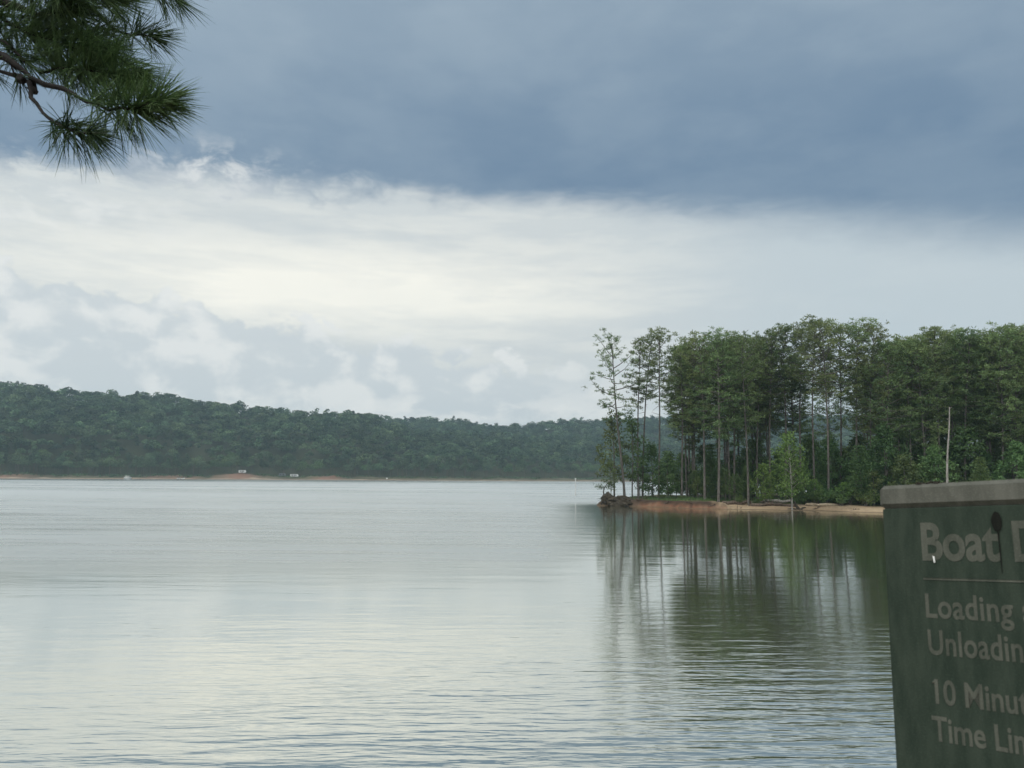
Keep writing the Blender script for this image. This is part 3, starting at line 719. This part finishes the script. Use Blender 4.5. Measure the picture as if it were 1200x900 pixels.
for i, (px, off, L, lab) in enumerate([(752, .7, 2.2, 'thin fallen branch against the clay below the lone tall pine'), (783, .6, 1.6, 'short fallen branch at the foot of the red clay'), (812, .8, 2.6, 'forked fallen branch on the red clay near the broad pine'), (838, .6, 2.0, 'fallen branch where the red clay meets the sand'), (866, 1.6, 2.4, 'dark fallen branch on wet sand below the driftwood logs'), (957, 2.2, 1.8, 'small fallen branch on the pale beach sand'), (1003, 3.0, 2.2, 'fallen branch on the beach below the young conifer')]):
    x0, Y, zg = spot(px, off); g = Geo(); a = rs.uniform(-.5, .5); d = np.array([math.cos(a), math.sin(a)*.5, rs.uniform(-.05, .25)])
    pts = [-d*L*.5]
    for k in range(6): d = d+rs.normal(size=3)*[.15, .15, .12]; pts.append(pts[-1]+d/np.linalg.norm(d)*L/6)
    tube(g, pts, [.09, .085, .075, .06, .05, .035, .015], 6, True, .15, rs)
    for k in (2, 3, 4):
        e_ = pts[k]+rs.normal(size=3)*[.3, .3, .2]+[.2, 0, .35]; tube(g, [pts[k], (pts[k]+e_)/2+[0, 0, .04], e_], [.05, .035, .01], 5, False)
    o = link('fallen_branch', g.mesh('fallen_branch', True), M['log']); o.location = (x0, Y, zg+.1); setp(o, lab, 'branch')
# dead snag
x0, Y, zg = spot(1108, 5); tp = at_y(1112.5, 477, Y); H = tp[2]-zg; dxs = tp[0]-x0
g = Geo(); zs = np.linspace(0, 1, 12); rs = np.random.RandomState(3)
tube(g, np.stack([dxs*zs+np.sin(zs*9)*.07, np.sin(zs*7)*.05, zs*H-.3*(zs == 0)], 1), .20*(1-.62*zs), 8, True, .10, rs)
for h, dx_, dz_ in ((.985, .45, .25), (.88, -.40, .1), (.62, .3, .2), (.45, -.25, .25)):
    tube(g, [[dxs*h, 0, H*h], [dxs*h+dx_*.6, .1, H*h+dz_*.4], [dxs*h+dx_, .1, H*h+dz_]], [.06, .045, .015], 5)
o = link('dead_snag', g.mesh('snag', True), M['dead']); o.location = (x0, Y, zg); setp(o, 'bare bleached dead trunk standing in front of the dark pines', 'dead tree')
# marker pole in the lake
pb = on_z(674.5, 581); tp = at_y(674.5, 560.5, pb[1])
g = Geo(); tube(g, [[0, 0, -1.5], [0, 0, .9]], [.17, .17], 14); pole = link('marker_pole', None) if False else None
r = empty('marker_pole', tuple(pb), 'slender white marker pole standing in the open water off the point', 'marker pole')
tube(g, [[0, 0, .9], [0, 0, tp[2]-.35]], [.13, .12], 14); link('pole', g.mesh('pole', True), M['white'], r)
g = Geo(); tube(g, [[0, 0, tp[2]-.35], [0, 0, tp[2]-.05], [0, 0, tp[2]]], [.2, .2, .08], 14); link('pole_cap', g.mesh('pole_cap'), M['white'], r)

# ------------------------------------------------------------------ far trees
rs = np.random.RandomState(77)
def far_crown(seed, pinelike=False, n=210, lumps=11, ll=1.25):
    r_ = np.random.RandomState(seed); f = Geo()
    for i in range(lumps):
        q = (i+.5)/lumps
        if pinelike: c = np.array([r_.normal()*1.0, r_.normal()*1.0, 9+9*q]); lr = 1.9*(1-.45*q)
        else:
            D = r_.normal(size=3); D /= np.linalg.norm(D); D[2] = abs(D[2])*1.1-.35; c = np.array([0, 0, 10.])+D*np.array([3.8, 3.8, 5.6]); lr = r_.uniform(1.9, 3.1)
        k = n//lumps; D = r_.normal(size=(k, 3)); D /= np.linalg.norm(D, axis=1)[:, None]; D[:, 2] = np.where(D[:, 2] < -.3, -D[:, 2], D[:, 2])
        P_ = c+D*lr*r_.uniform(.75, 1.05, k)[:, None]*np.array([1, 1, .8])
        T_ = np.cross(D, r_.normal(size=(k, 3)))
        leaves(f, P_-T_*.5, T_+D*.35, ll*r_.uniform(.7, 1.3, k), ll*.8*r_.uniform(.7, 1.3, k), r_, r_.uniform(.05, .75)+D[:, 2]*.18+r_.normal(size=k)*.12)
    return f
FC = [far_crown(500+i, False, 300, 12) for i in range(5)] + [far_crown(510+i, True, 160, 9) for i in range(2)]
# forest floor positions by jittered grid in (column, depth)
pts = []
Yv = 0
for s0 in np.arange(30, 1000, 11.5):
    for p_ in range(0, 1):
        w = 11.5
        Yc = 800+s0; ncol = int((1060+40)/900*Yc/w)
        px = -40+np.arange(ncol)*(1100/ncol)+rs.uniform(-.45, .45, ncol)*1100/ncol; s = s0+rs.uniform(-3.5, 3.5, ncol)
        pts.append(np.stack([px, s], 1))
pts = np.concatenate(pts); px = pts[:, 0]; s = pts[:, 1]; Yt = y_shore(px)+s; Xt = (px-600)/900*Yt; Zt = far_z(Xt, Yt)
# keep what a viewer near the photographer could see: compare angle with running maximum per column
order = np.argsort(Yt); colmax = np.full(400, -1.); keep = np.zeros(len(px), bool)
for i in order:
    c_ = int((px[i]+60)/3.2); angt = (Zt[i]+17-CAMZ)/Yt[i]
    if c_ < 0 or c_ > 398: continue
    if angt > colmax[c_]-.034: keep[i] = True
    for k in (c_-1, c_, c_+1):
        if k >= 0: colmax[k] = max(colmax[k], angt-.004)
px, s, Xt, Yt, Zt = [q[keep] for q in (px, s, Xt, Yt, Zt)]
print('far trees', len(px))
front = np.argsort(s + rs.uniform(0, 6, len(s)) + np.where((px < -30) | (px > 840), 1000, 0))[:270]
isf = np.zeros(len(px), bool); isf[front] = True
tg = Geo(); tube(tg, [[0, 0, -1], [.1, 0, 8], [.2, .1, 15]], [.22, .17, .08], 5, False)
tm = tg.mesh('far_trunk', True); tm.materials.append(M['log'])
FCR = [far_crown(520+i, i > 3, 520 if i < 4 else 420, 18, .85) for i in range(6)]
cms = []
for i, f in enumerate(FCR):
    me = f.mesh('far_crown'); me.materials.append(M['far']); cms.append(me)
cmb = cms[0].copy(); cmb.materials.clear(); cmb.materials.append(M['hard'])
for i in front:
    k = rs.randint(6); pn = k > 3; light = (not pn) and rs.rand() < .10
    sc = rs.uniform(.8, 1.2)*(1.15 if pn else 1.); sx = sc*rs.uniform(.85, 1.2)
    r = empty('pine_tree' if pn else 'broadleaf_tree', (Xt[i], Yt[i], Zt[i]), None, 'tree', None, rs.uniform(0, 6.28), (sx, sx, sc))
    if pn: setp(r, 'narrow dark pine in the front row of the woods on the far shore', 'tree', 'pines in the front row of the far woods')
    elif light: setp(r, 'lighter green round tree in the front row of the far woods', 'tree', 'lighter trees in the front row of the far woods')
    else: setp(r, 'dark rounded broadleaf tree in the front row of the far woods', 'tree', 'dark broadleaf trees in the front row of the far woods')
    o = bpy.data.objects.new('trunk', tm); COL.objects.link(o); o.parent = r
    o = bpy.data.objects.new('crown', cmb if light else cms[k]); COL.objects.link(o); o.parent = r
Vs = []; vs = []; ts = []
for i in np.nonzero(~isf)[0]:
    k = rs.randint(5) if rs.rand() < .8 else 5+rs.randint(2)
    V, F, v = FC[k].arrays(); a = rs.uniform(0, 6.28); sc = rs.uniform(.75, 1.45); sx = sc*rs.uniform(1.05, 1.5)
    if s[i] < 60: sc *= .9
    ca, sa = math.cos(a)*sx, math.sin(a)*sx
    Vs.append(np.stack([V[:, 0]*ca-V[:, 1]*sa+Xt[i], V[:, 0]*sa+V[:, 1]*ca+Yt[i], V[:, 2]*sc+Zt[i]-2.], 1).astype(np.float32))
    vs.append(v.astype(np.float32)); ts.append(np.full(len(V), rs.rand(), np.float32))
V = np.concatenate(Vs); v = np.concatenate(vs); ti = np.concatenate(ts)
me = npmesh('forest', V, np.arange(len(V)).reshape(-1, 4), v, ti)
setp(link('forest', me, M['far']), 'unbroken woods covering the far hills', 'forest', kind='stuff')
del V, Vs
# low brush along the far bank
n = 9000; bx = rs.uniform(-40, 720, n); sb = rs.uniform(24, 44, n); Yb_ = y_shore(bx)+sb; Xb_ = (bx-600)/900*Yb_; kp = fbm(bx*.08, sb*.1, 70) > (.0+.6*np.exp(-((bx-284)/24)**2)); g = Geo()
Xb_, Yb_ = Xb_[kp], Yb_[kp]; n = len(Xb_)
leaves(g, np.stack([Xb_, Yb_, far_z(Xb_, Yb_)], 1), rs.normal(size=(n, 3))*.5+[0, 0, .8], rs.uniform(.8, 2.4, n), rs.uniform(.6, 1.3, n), rs, rs.uniform(.1, .9, n))
setp(link('undergrowth', g.mesh('undergrowth'), M['far']), 'low brush at the foot of the far woods', 'undergrowth', kind='stuff')

# ------------------------------------------------------------------ boats and campers on the far shore
def far_spot(px, s_):
    Y = float(y_shore(px))+s_; Xx = at_y(px, 555, Y)[0]; return Xx, Y, float(far_z(Xx, Y))
x0, Y, zg = far_spot(150, -2)
r = empty('pontoon_boat', (x0, Y, .0), 'white pontoon boat with a canopy moored at the far beach', 'boat')
for sy in (-1, 1):
    g = Geo(); tube(g, [[-3.6, sy, .15], [-3.3, sy, .25], [2.7, sy, .25], [3.6, sy, .45]], [.1, .38, .38, .08], 10); link('pontoon', g.mesh('pontoon', True), M['metal'], r)
g = Geo(); box(g, (0, 0, .72), (6.6, 2.6, .14)); link('deck', g.mesh('deck'), M['grey'], r)
g = Geo(); [box(g, c, s_) for c, s_ in (((0, -1.27, 1.3), (6.2, .06, 1.0)), ((0, 1.27, 1.3), (6.2, .06, 1.0)), ((-3.1, 0, 1.3), (.06, 2.48, 1.0)), ((3.1, 0, 1.3), (.06, 2.48, 1.0)))]; link('side_fence', g.mesh('side_fence'), M['white'], r)
g = Geo(); [box(g, (c, 0, 1.2), (1.2, 2.2, .8)) for c in (-2.2, 2.2)]; link('seats', g.mesh('seats'), M['white'], r)
g = Geo(); V = []
for i in range(9):
    a = math.pi*i/8; V += [[-2.4, -1.35*math.cos(a), 2.95+.35*math.sin(a)], [2.0, -1.35*math.cos(a), 2.95+.35*math.sin(a)]]
V += [[p[0], p[1], p[2]-.08] for p in V]; F = [[2*i, 2*i+1, 2*i+3, 2*i+2] for i in range(8)]+[[18+2*i, 20+2*i, 21+2*i, 19+2*i] for i in range(8)]
g.add(V, F); link('canopy', g.mesh('canopy', True), M['white'], r)
g = Geo(); [tube(g, [[cx, cy, .8], [cx, cy, 2.98]], [.04, .04], 6) for cx in (-2.2, 1.8) for cy in (-1.25, 1.25)]; link('canopy_frame', g.mesh('canopy_frame'), M['metal'], r)
for px, rz, lab in ((209.5, .5, 'small white boat drawn up on the far sand, nearer the pontoon boat'), (215, -.4, 'small white boat drawn up on the far sand, farther from the pontoon boat')):
    x0, Y, zg = far_spot(px, 4); r = empty('small_boat', (x0, Y, zg), lab, 'boat', 'small boats on the far beach', rz)
    g = Geo(); N_ = 9; V = []
    for i in range(N_):
        u = i/(N_-1); x_ = -1.7+3.6*u; w = .85*math.sqrt(max(0, 1-(max(0, u-.35)/.65)**2.2))+.02; z0 = .1+.5*max(0, u-.5)**1.5
        V += [[x_, -w, 1.0+.3*u], [x_, -w*.7, z0+.2], [x_, 0, z0], [x_, w*.7, z0+.2], [x_, w, 1.0+.3*u]]
    F = [[i*5+k, i*5+k+1, (i+1)*5+k+1, (i+1)*5+k] for i in range(N_-1) for k in range(4)]+[[i*5+4, i*5, (i+1)*5, (i+1)*5+4] for i in range(N_-1)]+[[0, 1, 2, 3], [0, 3, 4, 4]][:1]
    g.add(V, F); link('hull', g.mesh('hull', True), M['white'], r)
    g = Geo(); box(g, (-.3, 0, 1.3), (1.3, .7, .45)); box(g, (.4, 0, 1.45), (.3, .9, .5)); link('seat', g.mesh('seat'), M['glass'], r)
def camper(px, s_, L, lab, rz=0, body='white'):
    x0, Y, zg = far_spot(px, s_); r = empty('camper', (x0, Y, zg), lab, 'camper', None, rz)
    g = Geo(); prof = [(-L/2, .7), (-L/2, 3.0), (-L/2+.3, 3.3), (L/2-1.0, 3.3), (L/2, 2.4), (L/2, 1.0), (L/2-.5, .7)]
    n_ = len(prof); V = [[a_, -1.2, b_] for a_, b_ in prof]+[[a_, 1.2, b_] for a_, b_ in prof]
    g.add(V, [[i, i+n_, (i+1) % n_+n_, (i+1) % n_] for i in range(n_)])
    for o_, fl in ((0, 1), (n_, -1)):
        g.add([V[o_+i] for i in range(n_)]+[[0, -1.2 if o_ == 0 else 1.2, 2]], [[i, (i+1) % n_, n_][::fl] for i in range(n_)])
    link('body', g.mesh('body'), M[body], r)
    for wx in (-L*.25, L*.22):
        g = Geo(); box(g, (wx, -1.21, 2.25), (1.5, .06, .8)); link('window', g.mesh('window'), M['glass'], r)
    g = Geo(); box(g, (L*.02, -1.215, 1.85), (.8, .06, 1.9)); link('door', g.mesh('door'), M['grey'], r)
    for wx in (-.9, .3):
        g = Geo(); tube(g, [[wx, -1.15, .42], [wx, -.9, .42]], [.42, .42], 12); link('wheel', g.mesh('wheel'), M['rubber'], r)
    g = Geo(); box(g, (-.6, -2.2, 2.75), (L*.5, 2.0, .07)); link('awning', g.mesh('awning'), M['grey'], r)
camper(284, 27, 7.5, 'white camper parked above the red clay mound on the far shore')
camper(345, 30, 8.5, 'long pale camper half hidden by trees beyond the clay mound', .1)
camper(331, 36, 7., 'dull grey camper next to the long pale one', -.1, 'grey')
x0, Y, zg = far_spot(453.5, 10); g = Geo(); box(g, (0, 0, 1.5), (1.5, .15, 1.5)); r = empty('notice_board', (x0, Y, zg), 'small white notice board on the far sand below the hills', 'notice board')
link('board', g.mesh('board'), M['white'], r); g = Geo(); [tube(g, [[c, .15, -.3], [c, .15, 2.1]], [.07, .07], 6) for c in (-.5, .5)]
link('post', g.mesh('post'), M['log'], r)

# ------------------------------------------------------------------ the near pine whose bough hangs into view
def near_pt(px, py, Y): return at_y(px, py, Y)
rs = np.random.RandomState(8)
TX, TY = -4.6, 3.4
r = empty('pine_tree', (TX, TY, float(bank_z(TX, TY))), 'pine whose long needled boughs hang into the upper corner close to the viewer', 'pine tree')
O = np.array([TX, TY, float(bank_z(TX, TY))])
g = Geo(); tube(g, [[0, 0, -.4], [.02, 0, 1.5], [.1, .02, 4.5], [.05, .1, 9], [.15, .1, 13]], [.30, .24, .20, .15, .05], 14, True, .03, rs); link('trunk', g.mesh('trunk', True), M['bark'], r)
nd = Geo()
def needles(path, n, length, spread0=35, spread1=75, clus=.9, droop=.0, tip=True, vv=.5):
    """needles set along the last part of a twig (path: world points), leaning forward"""
    path = np.asarray(path); seg = np.diff(path, axis=0); ln = np.linalg.norm(seg, axis=1); cum = np.concatenate([[0], np.cumsum(ln)]); T = cum[-1]
    for i in range(n//3):
        s_ = T*(1-clus*rs.rand()**1.0)
        if tip and rs.rand() < .22: s_ = T*.995
        k = min(np.searchsorted(cum, s_, side='right')-1, len(seg)-1); p = path[k]+seg[k]*((s_-cum[k])/ln[k]); d = seg[k]/ln[k]
        u, w = frame(d); ph = rs.uniform(0, 6.28); frac = s_/T
        sp = math.radians(spread1+(spread0-spread1)*frac + rs.normal()*10) if frac < .99 else math.radians(abs(rs.normal())*24)
        base = d*math.cos(sp)+(u*math.cos(ph)+w*math.sin(ph))*math.sin(sp)
        for j in range(3):
            D = base + rs.normal(size=3)*.075; D /= np.linalg.norm(D)
            L = length*rs.uniform(.75, 1.1); n_ = 4; pt = p.copy(); V = []; wd = .0015*rs.uniform(.8, 1.25)
            side = np.cross(D, rs.normal(size=3)); side /= np.linalg.norm(side)
            oth = np.cross(D, side)
            dd_ = D.copy()
            bend = rs.normal(size=3)*.05
            for q in range(n_):
                ww = wd*(1, 1, .8, .1)[q]
                V += [pt+side*ww, pt-side*.5*ww+oth*.87*ww, pt-side*.5*ww-oth*.87*ww]
                dd_ = dd_+np.array([0, 0, -.05-droop])+bend; dd_ /= np.linalg.norm(dd_); pt = pt+dd_*L/(n_-1)
            F = [[q*3+a, q*3+(a+1) % 3, q*3+3+(a+1) % 3, q*3+3+a] for q in range(n_-1) for a in range(3)]
            nd.add(np.array(V)-O, F, vv+rs.normal()*.16)
def twig(points, r0_, r1_, name='branch'):
    P_ = [near_pt(*p) for p in points]
    # subdivide with slight wobble
    Q = [P_[0]]
    for a, b in zip(P_[:-1], P_[1:]):
        Q += [a+(b-a)*.5+rs.normal(size=3)*.004, b]
    g = Geo(); tube(g, np.array(Q)-O, np.linspace(r0_, r1_, len(Q))*rs.uniform(.9, 1.15, len(Q)), 7, True, .12, rs)
    link(name, g.mesh('twig', True), M['darkbark'], r); return Q
# main limb coming from the trunk, lower path
def limb(start, pts, r0_, r1_):
    P_ = [np.array(start)]+[near_pt(*p) for p in pts]; g = Geo(); tube(g, np.array(P_)-O, np.linspace(r0_, r1_, len(P_)), 8, True, .08, rs)
    link('branch', g.mesh('limb', True), M['darkbark'], r)
limb((TX+.1, TY, 7.6), [(-700, 60, 3.3), (-300, 20, 3.1), (-60, 55, 2.95), (5, 66, 2.9), (34, 88, 2.9)], .05, .008)
limb((TX+.1, TY, 7.9), [(-700, -60, 3.5), (-300, -60, 3.4), (-60, -20, 3.2), (20, 8, 3.1), (45, 17, 3.1)], .05, .009)
limb((TX+.1, TY, 8.1), [(-500, -150, 3.6), (-100, -90, 3.5), (50, -30, 3.4), (112, 14, 3.35)], .05, .007)
twig([(-10, 82, 2.95), (12, 87, 2.93), (30, 95, 2.9)], .006, .009)
knot = near_pt(33, 93, 2.9); g = Geo()
for k in range(7): p = knot+rs.normal(size=3)*.016; tube(g, np.array([p, p+rs.normal(size=3)*.022])-O, [.016, .011], 7, True, .2, rs)
link('knot', g.mesh('knot', True), M['darkbark'], r)
A = twig([(34, 96, 2.9), (36, 114, 2.88), (50, 132, 2.85), (66, 145, 2.82), (84, 153, 2.78), (104, 156, 2.74)], .0095, .004)
needles(A[5:], 150, .16, 35, 65, .95, .09, vv=.2); needles(A[6:], 160, .19, 30, 70, .9, .10, vv=.25)
B = twig([(34, 90, 2.9), (72, 103, 2.88), (100, 119, 2.85), (128, 129, 2.8), (160, 129, 2.75), (186, 119, 2.70)], .010, .0045)
needles(B[4:], 340, .185, 35, 75, .98, .03, vv=.6); needles(B[7:], 270, .18, 20, 60, .9, .0, vv=.8); needles(B[6:9], 160, .19, 60, 85, 1., .06, vv=.3)
C1 = twig([(46, 85, 3.), (70, 80, 3.), (100, 82, 2.98), (135, 88, 2.95)], .007, .004); needles(C1[1:], 850, .19, 35, 80, 1., .02, vv=.5)
D1 = twig([(112, 14, 3.35), (124, 26, 3.33), (142, 38, 3.3), (158, 41, 3.25), (178, 43, 3.2)], .007, .004); needles(D1[4:], 210, .17, 30, 85, .85, .02, vv=.35)
E1 = twig([(128, 28, 3.32), (127, 38, 3.3), (133, 41, 3.28)], .004, .003); needles(E1, 110, .14, 60, 100, 1., .02, vv=.2)
F1 = twig([(96, 10, 3.3), (116, 8, 3.3), (138, 7, 3.28), (152, 1, 3.25)], .004, .003); needles(F1[3:], 90, .15, 50, 100, 1., .03, vv=.2)
G1 = twig([(150, -30, 3.3), (172, -14, 3.25), (196, -6, 3.2), (204, -3, 3.2)], .006, .004); needles(G1[2:], 150, .18, 25, 60, .8, .03, vv=.3)
H1 = twig([(45, 17, 3.1), (62, 15, 3.08), (80, 12, 3.05)], .008, .005); needles(H1, 520, .20, 40, 85, 1., .03, vv=.45)
I1 = twig([(20, -20, 3.), (50, -6, 3.), (90, -2, 3.), (120, -4, 3.)], .008, .004); needles(I1, 560, .20, 35, 85, 1., .03, vv=.5)
J1 = twig([(-30, 10, 3.1), (0, 20, 3.1), (30, 38, 3.08), (62, 48, 3.05), (95, 58, 3.0)], .007, .004); needles(J1, 1100, .20, 35, 80, 1., .02, vv=.45)
K1 = twig([(-20, 40, 3.), (10, 52, 3.), (30, 72, 2.98)], .009, .008); needles(K1, 160, .16, 50, 90, 1., .03, vv=.25)
L1 = twig([(-40, 70, 3.), (-12, 84, 3.)], .006, .004); needles(L1, 50, .15, 50, 90, 1., .08, vv=.1)
M1 = twig([(80, 30, 3.1), (110, 46, 3.08), (140, 68, 3.0), (160, 84, 2.95)], .006, .003); needles(M1, 640, .185, 30, 70, 1., .02, vv=.6)
N1 = twig([(5, 66, 2.9), (16, 85, 2.9), (24, 92, 2.9)], .004, .003); needles(N1, 40, .13, 60, 95, 1., .1, vv=.1)
link('needles', nd.mesh('needles'), M['nearpine'], r)

# ------------------------------------------------------------------ the boat dock sign
hV = np.array([0.70225022, -0.70874556, 0.0672634]); vV = np.array([0.07856511, 0.17105347, 0.98212435]); nV = np.cross(hV, vV)
P0 = CAM + ray(1034, 596)*1.65
MW = Matrix(((hV[0], vV[0], nV[0], P0[0]), (hV[1], vV[1], nV[1], P0[1]), (hV[2], vV[2], nV[2], P0[2]), (0, 0, 0, 1)))
r = empty('wooden_sign', (0, 0, 0), 'weathered dark green wooden boat dock sign with a grey top rail', 'sign'); r.matrix_world = MW
def sign_paint(name, c1, c2, streaks=True):
    m, t, b = new_mat(name); x, y, z = sep(t, objco(t))
    n = noise(t, comb(t, x*1., y*.22, z), 38, 6, .62); n2 = noise(t, comb(t, x, y, z), 6, 3, .5); n3 = noise(t, comb(t, x, y, z), 300, 2, .5)
    c = mix(t, (smooth(t, n, .3, .72)*.7+n2*.3), c1, c2)
    put(t, b, 'Base Color', mix(t, smooth(t, n3, .5, .75)*.25, c, tuple(k*1.6 for k in c2))); b.inputs['Roughness'].default_value = .9; b.inputs['Specular IOR Level'].default_value = .15
    bump(t, b, n+n3*.3, .0012); return m
mg = sign_paint('faded_green_paint', (.019, .030, .022), (.042, .056, .042)); ml = sign_paint('faded_letter_paint', (.052, .058, .046), (.108, .112, .092)); mc = sign_paint('grey_rail_wood', (.070, .072, .060), (.135, .135, .115))
mk = sign_paint('mildew', (.006, .007, .006), (.014, .015, .012))
def bevbox(name, lo, hi, bev, m, seg=3, names=None):
    bm = bmesh.new(); bmesh.ops.create_cube(bm, size=1)
    for v in bm.verts: v.co = Vector([(lo[k]+hi[k])/2+v.co[k]*(hi[k]-lo[k]) for k in range(3)])
    bmesh.ops.bevel(bm, geom=bm.edges[:], offset=bev, segments=seg, affect='EDGES', profile=.5)
    me = bpy.data.meshes.new(name); bm.to_mesh(me); bm.free()
    for p in me.polygons: p.use_smooth = False
    return link(name, me, m, r)
bevbox('board', (0, -.70, -.045), (1.02, -.0005, 0), .003, mg)
bevbox('top_rail', (-.005, 0, -.075), (1.025, .0495, .004), .009, mc, 1)
for u in (.22, .80): bevbox('post', (u-.045, -1.75, -.137), (u+.045, -.02, -.047), .006, M['log'])
g = Geo(); V = [[.073, -.1425, .0012], [.47, -.1425, .0012], [.47, -.1465, .0012], [.073, -.1465, .0012]]
g.add(V+[[a, b, 0] for a, b, c in V], [[0, 1, 2, 3][::-1], [0, 4, 5, 1], [1, 5, 6, 2], [2, 6, 7, 3], [3, 7, 4, 0]]); link('rule_line', g.mesh('rule_line'), ml, r)
def text(s_, u0, u1, yb, caph, off, sp=1.0, ref=None):
    """one line of raised lettering: cap height caph, the characters of ref spanning u0..u1"""
    cu = bpy.data.curves.new('lettering', 'FONT'); cu.body = ref or s_; cu.size = 1; cu.offset = 0; cu.space_character = sp
    ob = bpy.data.objects.new('lettering', cu); COL.objects.link(ob); bpy.context.view_layer.update(); wref = ob.dimensions.x
    cu.body = 'H'; bpy.context.view_layer.update(); hh = ob.dimensions.y
    cu.body = s_; cu.offset = off; cu.extrude = .0005/(caph/hh); cu.resolution_u = 6
    sx = (u1-u0)/wref; sy = caph/hh
    bpy.context.view_layer.update()
    me = bpy.data.meshes.new_from_object(ob); COL.objects.unlink(ob); bpy.data.objects.remove(ob)
    co = np.empty(len(me.vertices)*3); me.vertices.foreach_get('co', co); co = co.reshape(-1, 3)
    co[:, 0] = (co[:, 0])*sx+u0; co[:, 1] = co[:, 1]*sy+yb; co[:, 2] = co[:, 2]*sy*1.0+.0003
    me.vertices.foreach_set('co', co.ravel()); me.update(); me.materials.clear()
    return link('lettering', me, ml, r)
text('Boat Dock', .070, .206, -.106, .0715, .026, 1.0, 'Boat')
text('Loading and', .071, .221, -.219, .0445, .018, 1.04, 'Loading')
text('Unloading', .072, .231, -.2885, .0445, .018, 1.04, 'Unloadin')
text('10 Minute', .072, .226, -.3785, .0425, .018, 1.0, '10 Minut')
text('Time Limit', .071, .160, -.4455, .0425, .018, 1.0, 'Time')
g = Geo(); q = [(.0812, -.3362), (.0812, -.3415), (.0762, -.3450), (.0762, -.3405)]
g.add([[a, b, .0008] for a, b in q]+[[a, b, 0] for a, b in q], [[0, 3, 2, 1], [0, 1, 5, 4], [1, 2, 6, 5], [2, 3, 7, 6], [3, 0, 4, 7]]); link('lettering', g.mesh('numeral_flag'), ml, r)
# mildewed knot with its run, paint chip, litter on the rail
def blot(name, pts, m, z):
    g = Geo(); n = len(pts); c = np.mean(pts, axis=0)
    V = [[p[0], p[1], z] for p in pts]+[[c[0], c[1], z]]+[[p[0], p[1], 0] for p in pts]
    g.add(V, [[i, (i+1) % n, n] for i in range(n)]); g.add(V, [[i, n+1+i, n+1+(i+1) % n, (i+1) % n] for i in range(n)]); return link(name, g.mesh(name), m, r)
rs = np.random.RandomState(2)
blot('knot_hole', [(.2125+math.cos(a)*.0085*rs.uniform(.85, 1.15), -.033+math.sin(a)*.021*rs.uniform(.85, 1.1)) for a in np.linspace(0, 6.28, 19)[:-1]], mk, .0021)
blot('water_stain', [(.2135+(.0014-.00012*min(i, 17-i))*(1 if i < 9 else -1)*rs.uniform(.4, 1.1), -.05-.010*(i if i < 9 else 17-i)) for i in range(18)], mk, .0017)
blot('paint_chip', [(.0935, -.099), (.0965, -.100), (.0975, -.112), (.0955, -.113)], M['white'], .0025)
r2 = r
for i, (u, n_) in enumerate(((.085, 9), (.10, 10), (.112, 6))):
    g = Geo()
    for k in range(n_):
        p = np.array([u+rs.normal()*.006, .0496+rs.uniform(0, .003), -.010+rs.normal()*.004]); d = rs.normal(size=3)*[1, .25, .6]; d /= np.linalg.norm(d)
        tube(g, [p, p+d*.010], [.0022, .0008], 4)
    lt = link('leaf_litter', g.mesh('leaf_litter'), M['root']); lt.matrix_world = MW
    setp(lt, ('dark crumb of pine litter on the sign rail, nearest the sign corner', 'largest dark crumb of pine litter on the sign rail, below the snag', 'small dark crumb of pine litter on the sign rail, inward of the snag')[i], 'litter')
